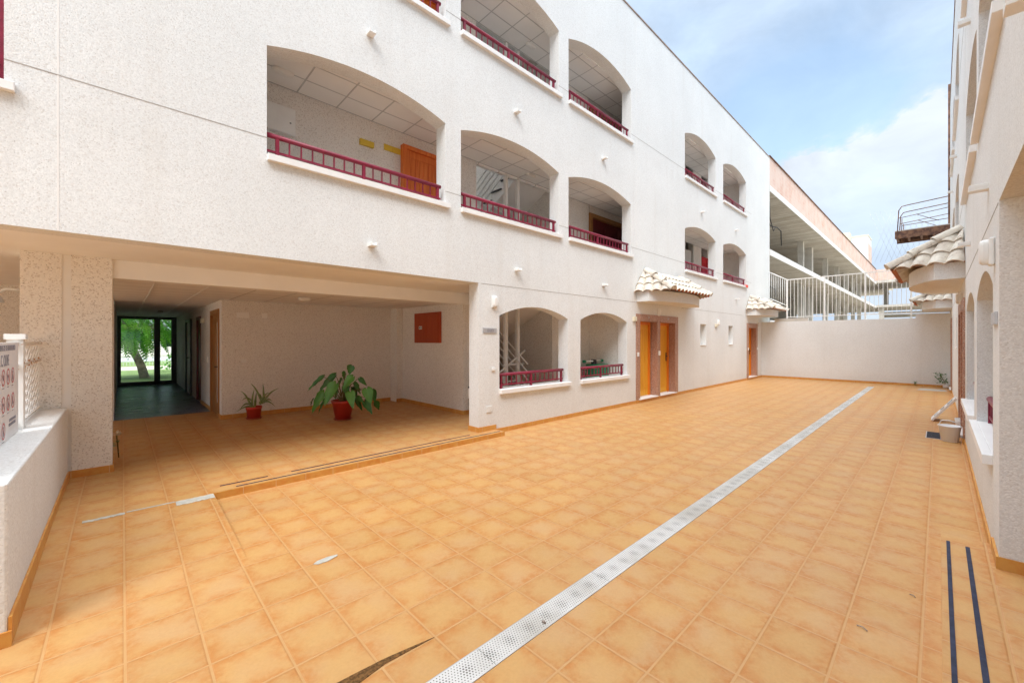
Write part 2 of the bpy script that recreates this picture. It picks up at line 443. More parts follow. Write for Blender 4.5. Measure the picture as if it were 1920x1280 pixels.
M = {
    'wall': mat_wall('pebble_stucco', (0.755, 0.76, 0.745), 0.42),
    'wallin': mat_wall('pebble_stucco_inside', (0.80, 0.765, 0.715), 1.0, False),
    'plaster': plain('white_plaster', (0.86, 0.85, 0.83), 0.9, 0.03, 2.0),
    'joint': plain('joint_strip', (0.40, 0.37, 0.34), 0.8),
    'strip': plain('white_strip', (0.78, 0.76, 0.73), 0.5, 0.02),
    'tile': mat_tile_floor(), 'skirt': mat_skirt(), 'slate': mat_slate(),
    'ceilP': mat_ceiling('passage_ceiling_tiles', 0.585, 0.50, 0.33, 0.49),
    'ceilG': mat_ceiling('gallery_ceiling_tiles', 0.56, 0.385, 0.14, 0.22),
    'sill': plain('white_marble', (0.80, 0.785, 0.76), 0.45, 0.04, 3),
    'rail': plain('burgundy_paint', (0.215, 0.012, 0.036), 0.38, 0.25, 8, 0.4),
    'door': mat_wood('honey_wood', (0.70, 0.31, 0.020), (0.78, 0.40, 0.045)),
    'doorframe': mat_wood('orange_wood', (0.62, 0.16, 0.012), (0.72, 0.22, 0.025)),
    'doorred': mat_wood('red_wood', (0.60, 0.12, 0.018), (0.72, 0.20, 0.04)),
    'cupboard': mat_wood('red_brown_wood', (0.33, 0.045, 0.012), (0.42, 0.075, 0.02)),
    'doordark': mat_wood('dark_red_wood', (0.11, 0.014, 0.018), (0.17, 0.025, 0.03)),
    'browndoor': mat_wood('brown_wood', (0.30, 0.13, 0.04), (0.40, 0.19, 0.06)),
    'granite': mat_granite(), 'conc': mat_concrete('board_marked_concrete'), 'concp': mat_concrete('smooth_concrete', False),
    'brick': mat_brick(), 'rooftile': mat_rooftile(),
    'terra': plain('terracotta', (0.50, 0.19, 0.10), 0.8, 0.15, 12),
    'grate': mat_grate(), 'rustpaint': mat_rustpaint(), 'rust': mat_rust(),
    'whiteplastic': plain('white_plastic', (0.78, 0.77, 0.74), 0.4, 0.02, spec=0.4),
    'creamplastic': plain('cream_plastic', (0.72, 0.66, 0.50), 0.4, 0.04, spec=0.4),
    'yellow': plain('yellow_plastic', (0.66, 0.46, 0.05), 0.45, 0.05),
    'whitepaint': plain('white_paint', (0.80, 0.79, 0.76), 0.45, 0.03, spec=0.4),
    'black': plain('black_metal', (0.02, 0.02, 0.022), 0.4, 0.1, spec=0.5),
    'alu': plain('dark_aluminium', (0.075, 0.085, 0.10), 0.4, 0.05, spec=0.5),
    'steel': plain('brushed_plate', (0.50, 0.50, 0.51), 0.35, 0.05, metal=0.4),
    'tape': plain('anti_slip_tape', (0.030, 0.034, 0.062), 0.75, 0.35, 14),
    'cement': plain('cement_patch', (0.46, 0.44, 0.38), 0.9, 0.12, 18, bump=0.4),
    'crack': plain('dark_bed', (0.15, 0.072, 0.022), 0.95, 0.6, 60, bump=0.8),
    'pot': plain('red_plastic_pot', (0.46, 0.035, 0.018), 0.38, 0.08, spec=0.5),
    'saucer': plain('saucer_plastic', (0.42, 0.10, 0.05), 0.5, 0.1),
    'soil': plain('potting_soil', (0.05, 0.03, 0.02), 0.95, 0.5, 50, bump=0.8),
    'leafA': mat_leaf('philodendron_leaf', (0.030, 0.135, 0.022), (0.060, 0.22, 0.035)),
    'leafB': mat_leaf('philodendron_leaf_light', (0.07, 0.24, 0.035), (0.12, 0.32, 0.05)),
    'stem': plain('stem_green', (0.16, 0.13, 0.04), 0.6, 0.3),
    'aloe': mat_leaf('aloe_leaf', (0.11, 0.17, 0.045), (0.22, 0.27, 0.09), 0.5),
    'treeleafA': mat_leaf('tree_leaf_light', (0.13, 0.42, 0.02), (0.24, 0.56, 0.03), 0.55),
    'treeleafB': mat_leaf('tree_leaf_mid', (0.06, 0.24, 0.015), (0.11, 0.36, 0.02), 0.55),
    'bark': plain('bark', (0.30, 0.24, 0.20), 0.9, 0.3, 7, bump=0.6),
    'grass': plain('rough_grass', (0.20, 0.27, 0.09), 0.95, 0.4, 1.1),
    'dirt': plain('dry_ground', (0.52, 0.46, 0.36), 0.95, 0.15, 0.4),
    'road': plain('pale_paving', (0.50, 0.49, 0.47), 0.9, 0.06, 0.8),
    'glass': mat_glass(), 'bucket': mat_bag(),
    'frost': plain('frosted_pane', (0.66, 0.66, 0.64), 0.5, 0.03),
    'green': plain('green_plastic', (0.02, 0.24, 0.12), 0.45, 0.1),
    'red': plain('red_paint', (0.55, 0.03, 0.04), 0.5, 0.05),
    'ringred': plain('faded_red_print', (0.60, 0.16, 0.17), 0.6, 0.05),
    'redcloth': plain('red_cloth', (0.75, 0.10, 0.07), 0.9, 0.15),
    'print': plain('grey_print', (0.28, 0.27, 0.30), 0.6, 0.02),
    'board': plain('white_board', (0.74, 0.73, 0.73), 0.5, 0.03),
    'bluebin': plain('dark_blue_panel', (0.02, 0.03, 0.06), 0.5, 0.1),
    'flower': plain('white_petals', (0.75, 0.68, 0.55), 0.8, 0.1),
    'coping': plain('coping_tile', (0.33, 0.25, 0.21), 0.8, 0.2, 9),
    'cover': plain('black_grid', (0.035, 0.035, 0.045), 0.7, 0.4, 40),
}


# ------------------------------------------------------------------ mesh helpers
class MB:
    def __init__(s): s.v, s.f, s.sm = [], [], []

    def add(s, vs, fs, smooth=False):
        b = len(s.v); s.v += [tuple(p) for p in vs]; s.f += [tuple(i + b for i in q) for q in fs]; s.sm += [smooth] * len(fs)
        return s

    def box(s, x0, x1, y0, y1, z0, z1):
        vs = [(x, y, z) for x in (x0, x1) for y in (y0, y1) for z in (z0, z1)]
        return s.add(vs, [(0, 1, 3, 2), (4, 6, 7, 5), (0, 4, 5, 1), (2, 3, 7, 6), (0, 2, 6, 4), (1, 5, 7, 3)])

    def quad(s, a, b, c, d): return s.add([a, b, c, d], [(0, 1, 2, 3)])

    def prism(s, pts, z0, z1):
        n = len(pts)
        vs = [(x, y, z0) for x, y in pts] + [(x, y, z1) for x, y in pts]
        return s.add(vs, [tuple(range(n))[::-1], tuple(range(n, 2 * n))] + [(i, (i + 1) % n, n + (i + 1) % n, n + i) for i in range(n)])

    def tube(s, path, r, n=8, cap=True):
        path = [Vector(p) for p in path]; rs = r if isinstance(r, (list, tuple)) else [r] * len(path)
        b = len(s.v); up0 = None
        for i, p in enumerate(path):
            d = (path[min(i + 1, len(path) - 1)] - path[max(i - 1, 0)]).normalized()
            if up0 is None: up0 = Vector((0, 0, 1)) if abs(d.z) < 0.9 else Vector((1, 0, 0))
            a = d.cross(up0)
            if a.length < 1e-4: a = d.cross(Vector((0, 1, 0)))
            a.normalize(); c = a.cross(d).normalized(); up0 = c
            for k in range(n):
                t = 2 * math.pi * k / n
                q = p + (a * math.cos(t) + c * math.sin(t)) * rs[i]; s.v.append(tuple(q))
        for i in range(len(path) - 1):
            for k in range(n):
                s.f.append((b + i * n + k, b + i * n + (k + 1) % n, b + (i + 1) * n + (k + 1) % n, b + (i + 1) * n + k)); s.sm.append(True)
        if cap:
            s.f.append(tuple(b + k for k in range(n))[::-1]); s.sm.append(False)
            e = b + (len(path) - 1) * n
            s.f.append(tuple(e + k for k in range(n))); s.sm.append(False)
        return s

    def lathe(s, prof, cx=0, cy=0, n=24):
        b = len(s.v)
        for r, z in prof:
            for k in range(n):
                t = 2 * math.pi * k / n; s.v.append((cx + r * math.cos(t), cy + r * math.sin(t), z))
        for i in range(len(prof) - 1):
            for k in range(n):
                s.f.append((b + i * n + k, b + i * n + (k + 1) % n, b + (i + 1) * n + (k + 1) % n, b + (i + 1) * n + k)); s.sm.append(True)
        s.f.append(tuple(b + k for k in range(n))[::-1]); s.sm.append(False)
        e = b + (len(prof) - 1) * n; s.f.append(tuple(e + k for k in range(n))); s.sm.append(False)
        return s

    def build(s, name, mat, parent=None, loc=(0, 0, 0), bevel=0.0, world=True):
        """vertices are in world space when world is True; the object's origin goes to loc"""
        me = bpy.data.meshes.new(name)
        off = Vector(loc)
        vs = [tuple(Vector(p) - off) for p in s.v] if world else s.v
        me.from_pydata(vs, [], s.f); me.materials.append(M[mat] if isinstance(mat, str) else mat)
        me.polygons.foreach_set('use_smooth', s.sm); me.update()
        o = bpy.data.objects.new(name, me); COL.objects.link(o); o.location = loc
        if parent is not None:
            o.parent = parent; o.matrix_parent_inverse = winv(parent)
        if bevel:
            bv = o.modifiers.new('bevel', 'BEVEL'); bv.width = bevel; bv.segments = 2; bv.limit_method = 'ANGLE'
        return o


def each(mb, name, mat, parent=None, bevel=0.0):
    """one object per box of the mesh builder (every box is 8 vertices, 6 faces)"""
    out = []
    for i in range(len(mb.v) // 8):
        m = MB(); m.add(mb.v[i * 8:i * 8 + 8], [tuple(q - i * 8 for q in f) for f in mb.f[i * 6:i * 6 + 6]])
        out.append(m.build(name, mat, parent, bevel=bevel))
    return out


def wmat(o):
    m = Matrix.LocRotScale(o.location, o.rotation_euler, o.scale)
    return wmat(o.parent) @ o.matrix_parent_inverse @ m if o.parent else m


def winv(o): return wmat(o).inverted()


def tag(o, label, cat, group=None, kind=None):
    if label: o['label'] = label
    if cat: o['category'] = cat
    if group: o['group'] = group
    if kind: o['kind'] = kind
    return o


def thing(name, label, cat, loc=(0, 0, 0), group=None):
    o = bpy.data.objects.new(name, None); COL.objects.link(o); o.location = loc; o.empty_display_size = 0.2
    return tag(o, label, cat, group)


def struct(o): o['kind'] = 'structure'; return o


def copy_tree(o, parent=None):
    c = o.copy(); COL.objects.link(c)
    if parent is not None: c.parent = parent; c.matrix_parent_inverse = o.matrix_parent_inverse.copy()
    for ch in list(kids.get(o.name, [])): copy_tree(ch, c)
    return c


kids = {}


def index_kids():
    kids.clear()
    for o in COL.objects:
        if o.parent: kids.setdefault(o.parent.name, []).append(o)


def text_mb(txt, size, org, facing='-y', depth=0.002, align='CENTER', sx=1.0):
    cu = bpy.data.curves.new('t', 'FONT'); cu.body = txt; cu.size = size; cu.extrude = depth; cu.align_x = align; cu.align_y = 'CENTER'
    ob = bpy.data.objects.new('t', cu); COL.objects.link(ob)
    dg = bpy.context.evaluated_depsgraph_get(); me = bpy.data.meshes.new_from_object(ob.evaluated_get(dg))
    rot = Matrix.Rotation(R(90), 4, 'X') if facing == '-y' else Matrix.Rotation(R(90), 4, 'Z') @ Matrix.Rotation(R(90), 4, 'X')
    mt = Matrix.Translation(org) @ rot @ Matrix.Diagonal((sx, 1, 1, 1))
    mb = MB(); mb.add([mt @ v.co for v in me.vertices], [tuple(p.vertices) for p in me.polygons])
    bpy.data.objects.remove(ob); bpy.data.meshes.remove(me); bpy.data.curves.remove(cu)
    return mb


def arch_z(o, x):
    x0, x1, zb, zs, rise = o
    if rise == 0: return zs
    h = (x1 - x0) / 2; rr = (h * h + rise * rise) / (2 * rise)
    d = x - (x0 + x1) / 2
    return zs + math.sqrt(max(rr * rr - d * d, 0)) - (rr - rise)


def wall_mb(x0, x1, ztop, bottoms, ops, yf, yb):
    """upright wall with openings; bottoms: [(x from, z)] steps of its lower edge; ops: (x0,x1,z bottom,z spring,rise)"""
    xs = {x0, x1} | {b[0] for b in bottoms if x0 < b[0] < x1}
    for o in ops:
        n = 22 if o[4] else 1
        xs |= {o[0] + (o[1] - o[0]) * i / n for i in range(n + 1)}
    xs = sorted(xs); mb = MB()

    def bot(x):
        z = bottoms[0][1]
        for bx, bz in bottoms:
            if x >= bx - 1e-6: z = bz
        return z
    for a, b in zip(xs, xs[1:]):
        if b - a < 1e-6: continue
        m = (a + b) / 2; cur = (bot(m), bot(m))
        seg = []
        for o in sorted([o for o in ops if o[0] < m < o[1]], key=lambda o: o[2]):
            if o[2] > cur[0] + 1e-4: seg.append((cur, (o[2], o[2])))
            cur = (arch_z(o, a), arch_z(o, b))
        seg.append((cur, (ztop, ztop)))
        for (l0, l1), (u0, u1) in seg:
            for y in (yf, yb): mb.quad((a, y, l0), (b, y, l1), (b, y, u1), (a, y, u0))
        mb.quad((a, yf, ztop), (b, yf, ztop), (b, yb, ztop), (a, yb, ztop))
        zb = bot(m)
        if not any(o[0] < m < o[1] and o[2] <= zb + 1e-4 for o in ops):
            mb.quad((a, yf, zb), (b, yf, zb), (b, yb, zb), (a, yb, zb))
    for o in ops:
        n = 22 if o[4] else 1
        X = [o[0] + (o[1] - o[0]) * i / n for i in range(n + 1)]
        for a, b in zip(X, X[1:]): mb.quad((a, yf, arch_z(o, a)), (b, yf, arch_z(o, b)), (b, yb, arch_z(o, b)), (a, yb, arch_z(o, a)))
        for x in (o[0], o[1]): mb.quad((x, yf, o[2]), (x, yb, o[2]), (x, yb, o[3]), (x, yf, o[3]))
        mb.quad((o[0], yf, o[2]), (o[1], yf, o[2]), (o[1], yb, o[2]), (o[0], yb, o[2]))
    for x in (x0, x1):
        zb = bot(x + (1e-3 if x == x0 else -1e-3)); mb.quad((x, yf, zb), (x, yb, zb), (x, yb, ztop), (x, yf, ztop))
    for (bx, bz), (cx_, cz) in zip(bottoms, bottoms[1:]):
        mb.quad((cx_, yf, min(bz, cz)), (cx_, yb, min(bz, cz)), (cx_, yb, max(bz, cz)), (cx_, yf, max(bz, cz)))
    return mb


# ------------------------------------------------------------------ the left-hand apartment building (its twin on the right is a mirrored copy)
YF, YB = 5.23, 5.48
OPM = [(-3.1, -0.69), (1.18, 3.59), (3.88, 6.30), (6.60, 9.05), (12.13, 14.57), (15.26, 17.73)]
ops = []
for a, b in OPM: ops.append((a, b, 3.66, 4.91, 0.20))
for a, b in OPM[1:]: ops.append((a, b, 6.46, 7.74, 0.25))
GND = [(4.70, 6.58, 0.71, 2.01, 0.19), (7.00, 8.87, 0.71, 2.01, 0.19)]
ops += GND
SLOT = [(13.27, 13.74, 1.40, 2.09, 0), (15.79, 16.23, 1.40, 2.09, 0)]
ops += SLOT
DOORS = [(9.43, 10.37), (10.53, 11.47), (17.96, 18.96)]
ops += [(9.43, 11.47, 0.0, 2.09, 0), (17.96, 18.96, 0.0, 2.09, 0)]


def tile_roof(root, wx0, wx1, fx0, fx1, yf, ze, zt, name='canopy'):
    """small hipped canopy of curved clay tiles over a bow-fronted white fascia, fixed to the facade"""
    cx = (wx0 + wx1) / 2
    zb = 2.54
    # fascia: side returns and a bowed front, in plan
    pts = [(wx0 + 0.03, YF), (wx0 + 0.03, YF - 0.33)]
    n = 16
    for i in range(1, n):
        t = i / n; x = wx0 + 0.03 + (wx1 - wx0 - 0.06) * t
        pts.append((x, YF - 0.33 - 0.34 * math.sin(math.pi * t) ** 0.8))
    pts += [(wx1 - 0.03, YF - 0.33), (wx1 - 0.03, YF)]
    c = MB().prism(pts, zb, ze + 0.012).build(name, 'wall', root)
    # tiled facets
    top0, top1 = wx0 + 0.45, wx1 - 0.75
    E = [(wx0 - 0.06, YF), (fx0, yf), (fx1, yf), (wx1 + 0.22, YF)]
    Tp = [(wx0 + 0.40, YF), (top0, YF), (top1, YF), (wx1 - 0.40, YF)]
    mb = MB(); under = MB(); bed = MB()

    def facet(e0, e1, t0, t1):
        e0, e1 = Vector((*e0, ze)), Vector((*e1, ze)); t0, t1 = Vector((*t0, zt)), Vector((*t1, zt))
        L = (e1 - e0).length; ev = (e1 - e0) / L
        # plane normal and slope direction
        nrm = (e1 - e0).cross(((t0 + t1) / 2) - e0).normalized()
        if nrm.z < 0: nrm = -nrm
        sd = nrm.cross(ev).normalized()
        if sd.z < 0: sd = -sd
        a0 = (t0 - e0); a1 = (t1 - e0)
        h = a0.dot(sd); x0t, x1t = a0.dot(ev), a1.dot(ev)
        pitch = 0.20; cols = max(2, round(L / pitch)); sub = 8; rows = 3; step = h / rows
        N = cols * sub

        def smax(x):
            l = 1.0; r_ = 1.0
            if x0t > 1e-3: l = x / x0t
            if x1t < L - 1e-3: r_ = (L - x) / (L - x1t)
            return h * max(0.0, min(1.0, l, r_))
        for rr in range(rows):
            s0, s1 = rr * step - (0.05 if rr == 0 else 0.03), (rr + 1) * step
            for i in range(N):
                xa, xb = L * i / N, L * (i + 1) / N
                ma, mb_ = smax(xa), smax(xb)
                if max(ma, mb_) <= max(s0, 0) + 1e-4: continue
                q = []
                for x, m in ((xa, ma), (xb, mb_)):
                    w_ = abs(math.sin(math.pi * x / L * cols)) ** 0.8 * 0.066
                    sa = min(s0, m); sb = min(s1, m)
                    q.append((e0 + ev * x + sd * sa + nrm * (w_ + 0.034), e0 + ev * x + sd * sb + nrm * (w_ * 0.85 + 0.008)))
                (a, d), (b, c_) = q
                mb.add([a, b, c_, d], [(0, 1, 2, 3)], True)
                # the tile's thickness at its lower edge
                mb.add([a, b, b - nrm * 0.022, a - nrm * 0.022], [(0, 1, 2, 3)])
                if rr == 0:
                    under.add([a - nrm * 0.022, b - nrm * 0.022, c_ - nrm * 0.024, d - nrm * 0.024], [(0, 1, 2, 3)], True)
        bed.add([e0 - nrm * 0.004, e1 - nrm * 0.004, t1 - nrm * 0.004, t0 - nrm * 0.004], [(0, 1, 2, 3)])
    for i in range(3): facet(E[i], E[i + 1], Tp[i], Tp[i + 1])
    r = mb.build('tile_roof', 'rooftile', c)
    under.build('tile_underside', 'terra', r); bed.build('mortar_bed', 'rooftile', r)
    for i in (1, 2):
        e, t = Vector((*E[i], ze)), Vector((*Tp[i], zt))
        d = (t - e); Lh = d.length; d /= Lh
        side = d.cross(Vector((0, 0, 1))).normalized(); nn = side.cross(d).normalized()
        if nn.z < 0: nn = -nn
        for k in range(3):
            a = e + d * (Lh * k / 3 - 0.07 + 0.02 * k); b = e + d * (Lh * (k + 1) / 3)
            hm = MB(); ra, rb = 0.095, 0.072
            ring = []
            for p, rad, lift in ((a, ra, 0.062), (b, rb, 0.045)):
                ring.append([p + nn * lift + side * rad * math.cos(math.pi * j / 10) + nn * rad * math.sin(math.pi * j / 10) for j in range(11)])
            hm.add(ring[0] + ring[1], [(j, j + 1, 12 + j, 11 + j) for j in range(10)], True)
            inner = [[q - nn * 0.014 for q in rg] for rg in ring]
            hm.add(inner[0] + inner[1], [(j, j + 1, 12 + j, 11 + j) for j in range(10)], True)
            hm.add(ring[0] + inner[0], [(j, j + 1, 12 + j, 11 + j) for j in range(10)])
            if k == 0: hm.add(inner[0], [tuple(range(11))])
            hm.build('hip_tile', 'rooftile', c)
    return c


def railing(root, x0, x1, z, y, y_thick=0.03):
    """burgundy rail across an opening; z is the sill top"""
    zt, zb = z + 0.245, z + 0.055
    r = MB().tube([(x0 + 0.005, y, zt), (x1 - 0.06, y, zt)], 0.028, 12).build('railing', 'rail', root)
    MB().box(x0 + 0.005, x1 - 0.06, y - 0.012, y + 0.012, zb, zb + 0.022).build('lower_rail', 'rail', r)
    L = x1 - x0 - 0.10; n = round(L / 0.125)
    posts = {1, n // 2, n - 0}
    for i in range(1, n + 1):
        x = x0 + 0.02 + L * i / n - 0.03
        if i in posts:
            MB().box(x - 0.018, x + 0.018, y - 0.018, y + 0.018, z + 0.001, zt - 0.01).build('post', 'rail', r)
        else:
            MB().box(x - 0.0075, x + 0.0075, y - 0.0075, y + 0.0075, zb + 0.018, zt - 0.01).build('bar', 'rail', r)
    return r


def door_leaf(root, x0, x1, z0, z1, y, handle_right=True, mat='door', fmat='doorframe', handle=True):
    f = MB()
    f.box(x0, x0 + 0.07, y - 0.05, y + 0.05, z0, z1).box(x1 - 0.07, x1, y - 0.05, y + 0.05, z0, z1).box(x0 + 0.07, x1 - 0.07, y - 0.05, y + 0.05, z1 - 0.07, z1)
    d = f.build('door', fmat, root)
    a, b = x0 + 0.07, x1 - 0.07
    lf = MB().box(a, b, y, y + 0.04, z0, z1 - 0.07)
    # raised stiles and rails round a boarded panel with grooves
    lf.box(a, a + 0.09, y - 0.012, y, z0, z1 - 0.07).box(b - 0.09, b, y - 0.012, y, z0, z1 - 0.07)
    lf.box(a + 0.09, b - 0.09, y - 0.012, y, z0, z0 + 0.16).box(a + 0.09, b - 0.09, y - 0.012, y, z1 - 0.19, z1 - 0.07)
    n = 6; wv = (b - a - 0.18) / n
    for i in range(n): lf.box(a + 0.09 + i * wv + 0.006, a + 0.09 + (i + 1) * wv - 0.006, y - 0.008, y, z0 + 0.17, z1 - 0.20)
    lf.build('leaf', mat, d, bevel=0.003)
    if handle:
        hx = b - 0.05 if handle_right else a + 0.05
        h = MB().box(hx - 0.02, hx + 0.02, y - 0.022, y - 0.012, 0.98, 1.22)
        h.tube([(hx, y - 0.02, 1.12), (hx, y - 0.065, 1.12), (hx - 0.10, y - 0.07, 1.115)], 0.010, 8)
        h.build('handle', 'black', d)
    return d


def make_building():
    root = thing('apartment_building', 'long white stucco apartment building on the left with arched galleries and an open ground passage', 'building', (4.24, YF, 0))
    B = lambda mb, name, mat, bevel=0.0, parent=None: mb.build(name, mat, parent or root, bevel=bevel)
    B(wall_mb(-4.6, 20.95, 9.72, [(-4.6, 2.53), (4.24, 0.0)], ops, YF, YB), 'facade', 'wall')
    B(MB().box(-4.6, 20.95, YF - 0.018, YB + 0.035, 9.722, 9.75), 'coping', 'coping')
    B(MB().box(5.0, 9.75, 5.9, 8.5, 8.65, 10.35), 'roof_block', 'wall')
    # expansion and casting joints
    Yj = YF - 0.002
    def joint(xa, xb, z): B(MB().box(xa, xb, Yj, YF + 0.01, z, z + 0.009), 'joint_line', 'joint')
    def run(xa, xb, z):
        cuts = sorted([(o[0], o[1]) for o in ops if o[2] < z < o[3] + 0.02])
        cur = xa
        for a, b in cuts + [(xb, xb)]:
            if a > cur: joint(cur, min(a, xb), z)
            cur = max(cur, b)
    run(-4.6, 18.4, 3.865); run(3.6, 18.4, 6.645)
    joint(4.30, 9.28, 2.52); joint(11.9, 17.4, 2.52)
    for xa, xb, za in ((-0.402, -0.39, 2.53), (9.295, 9.303, 3.0)): B(MB().box(xa, xb, YF - 0.002, YF + 0.01, za, 9.72), 'expansion_joint', 'strip')
    # sills and railings
    for o in ops:
        if o in SLOT: continue
        if o[2] < 0.3: continue
        MB().box(o[0] + 0.003, o[1] - 0.003, YF + 0.001, YB + 0.02, o[2] + 0.001, o[2] + 0.025).box(o[0] + 0.0, o[1] + 0.06, YF - 0.055, YF + 0.001, o[2] - 0.05, o[2] + 0.024).build('window_sill', 'sill', root, bevel=0.004)
        railing(root, o[0], o[1], o[2] + 0.025, YF + 0.055 if o[2] > 1 else YF + 0.09)
    for o in SLOT:
        w_ = MB().box(o[0], o[1], YF + 0.20, YF + 0.23, o[2], o[3]).build('window', 'frost', root)
        MB().box(o[0] + 0.002, o[1] - 0.002, YF - 0.02, YF + 0.19, o[2] + 0.001, o[2] + 0.02).build('window_sill', 'sill', w_)
    sh_ = B(MB().box(-0.735, -0.692, YF + 0.10, YF + 0.14, 3.686, 4.90), 'shutter', 'rail')
    MB().box(-1.5, -0.736, YF + 0.11, YF + 0.13, 3.95, 4.90).build('panel', 'doordark', sh_)  # dark sheet standing in for the unlit interior behind this arch
    # water spouts
    for x, z in [(2.38, 5.64), (5.09, 5.65), (7.83, 5.66), (13.35, 5.65), (16.52, 5.66), (2.4, 2.85), (5.11, 2.84), (7.85, 2.82), (16.57, 3.10), (13.3, 3.10)]:
        s = MB(); y = YF
        s.box(x - 0.045, x + 0.045, y - 0.11, y + 0.02, z - 0.022, z - 0.006)
        s.box(x - 0.045, x - 0.032, y - 0.11, y + 0.02, z - 0.006, z + 0.028).box(x + 0.032, x + 0.045, y - 0.11, y + 0.02, z - 0.006, z + 0.028)
        B(s, 'water_spout', 'whiteplastic', 0.003)
    # door surrounds
    def surround(x0, x1, ins, z1=2.24):
        g = MB(); yf, yb = YF - 0.022, YB + 0.05
        xs = [x0] + [v for p in ins for v in p] + [x1]
        for i in range(0, len(xs), 2):
            g.box(xs[i], xs[i + 1], yf, yb if 0 < i < len(xs) - 2 else YF - 0.001, 0.09, 2.09)
        for i in range(0, len(xs), 2):      # stone linings inside the reveal
            if i > 0 and i == len(xs) - 2: g.box(xs[i] - 0.03, xs[i] - 0.001, yf, yb, 0.09, 2.089)
            if i == 0: g.box(xs[1] + 0.001, xs[1] + 0.03, yf, yb, 0.09, 2.089)
        g.box(x0, x1, yf, YF - 0.001, 2.091, z1)
        for a, b in ins: g.box(a + 0.03, b - 0.03, yf + 0.001, yb, 2.06, 2.088)
        s = B(g, 'door_surround', 'granite')
        for a, b in ins: MB().box(a - 0.015, b + 0.0, YF - 0.06, YB + 0.04, 0.075, 0.1).build('door_step', 'sill', s, bevel=0.004)
        MB().box(x0 + 0.02, x1 - 0.02, YF - 0.030, YF - 0.001, 0.0, 0.0745).build('step_riser', 'skirt', s)
    surround(9.28, 11.63, DOORS[:2]); surround(17.80, 19.14, DOORS[2:])
    for i, (a, b) in enumerate(DOORS):
        door_leaf(root, a + 0.031, b - 0.031, 0.101, 2.058, YF + 0.21, True, 'door', 'doorframe', handle=i != 0)
        B(MB().box(a - 0.1, b + 0.1, YF + 0.27, YF + 0.30, 0.0, 2.2), 'lobby_wall', 'plaster')
    tile_roof(root, 9.28, 12.35, 9.50, 11.75, 4.44, 2.79, 3.34)
    tile_roof(root, 17.75, 20.60, 18.0, 20.1, 4.44, 2.78, 3.28)
    # skirting boards of the facade
    k = MB()
    k.box(4.62, 9.29, YF - 0.014, YF - 0.001, 0.0, 0.075).box(11.62, 17.81, YF - 0.014, YF - 0.001, 0.0, 0.075).box(19.13, 19.75, YF - 0.014, YF - 0.001, 0.0, 0.075)
    k.box(4.226, 4.62, YF - 0.015, YF - 0.001, 0.07, 0.15).box(4.226, 4.239, YF - 0.001, YB + 0.01, 0.07, 0.15).box(4.24, 4.70, YB + 0.001, YB + 0.014, 0.07, 0.15)
    each(k, 'skirting', 'skirt', root)
    # ---- ground floor
    g = MB()
    g.box(1.38, 1.58, 9.49, 9.62, 0, 2.6).box(1.581, 5.02, 9.49, 9.69, 0, 2.6)           # passage back wall
    g.box(5.02, 5.20, 6.69, 9.69, 0, 2.6)                                                # its side wall
    g.box(4.86, 5.019, 9.16, 9.489, 0, 2.6)                                              # pilaster in the corner
    each(g, 'passage_wall', 'wallin', root)
    c = MB()
    c.box(1.38, 1.55, 9.621, 9.75, 0, 2.6).box(1.38, 1.55, 10.75, 12.3, 0, 2.6).box(1.38, 1.55, 13.1, 14.0, 0, 2.6).box(1.38, 1.55, 15.2, 18.6, 0, 2.6)
    c.box(1.38, 1.55, 9.75, 10.75, 2.16, 2.6).box(1.38, 1.55, 12.3, 13.1, 2.16, 2.6).box(1.38, 1.55, 14.0, 15.2, 2.16, 2.6)
    c.box(-0.30, -0.11, 11.0, 18.6, 0, 2.6)
    c.box(-4.6, -0.301, 11.0, 11.2, 0, 2.6)
    each(c, 'corridor_wall', 'wallin', root)
    # corridor doors
    d = B(MB().box(1.36, 1.42, 9.72, 9.82, 0.07, 2.2).box(1.36, 1.42, 10.70, 10.78, 0.07, 2.2).box(1.36, 1.42, 9.821, 10.699, 2.1, 2.2), 'door', 'browndoor')
    MB().box(1.40, 1.44, 9.82, 10.06, 0.07, 2.1).box(1.40, 1.44, 10.28, 10.70, 0.07, 2.1).box(1.40, 1.44, 10.061, 10.279, 0.07, 0.3).box(1.40, 1.44, 10.061, 10.279, 1.95, 2.1).build('leaf', 'browndoor', d)
    MB().box(1.415, 1.425, 10.06, 10.28, 0.3, 1.95).build('pane', 'frost', d)
    MB().tube([(1.40, 10.0, 1.05), (1.35, 10.0, 1.05), (1.35, 10.1, 1.05)], 0.01).build('handle', 'black', d)
    d = B(MB().box(1.37, 1.42, 12.3, 12.38, 0.07, 2.16).box(1.37, 1.42, 13.02, 13.1, 0.07, 2.16).box(1.37, 1.42, 12.381, 13.019, 2.08, 2.16), 'door', 'doordark')
    MB().box(1.40, 1.44, 12.38, 13.02, 0.07, 2.08).build('leaf', 'doordark', d)
    d = B(MB().box(1.33, 1.42, 14.0, 14.08, 0.07, 2.16).box(1.33, 1.42, 15.12, 15.2, 0.07, 2.16).box(1.33, 1.42, 14.081, 15.119, 2.08, 2.16), 'door', 'alu')
    MB().box(1.37, 1.38, 14.08, 15.12, 0.07, 2.08).build('pane', 'frost', d)
    MB().tube([(1.36, 14.2, 1.1), (1.30, 14.2, 1.1), (1.30, 14.32, 1.1)], 0.012).build('handle', 'black', d)
    # glazed entrance at the far end of the corridor
    ge = MB(); ya, yb = 18.40, 18.46
    ge.box(-0.11, -0.02, ya, yb, 0.07, 2.36).box(0.79, 0.95, ya, yb, 0.07, 2.36).box(1.24, 1.38, ya, yb, 0.07, 2.36)
    for a, b in ((-0.02, 0.79), (0.95, 1.24)): ge.box(a, b, ya, yb, 2.27, 2.36).box(a, b, ya, yb, 0.07, 0.19)
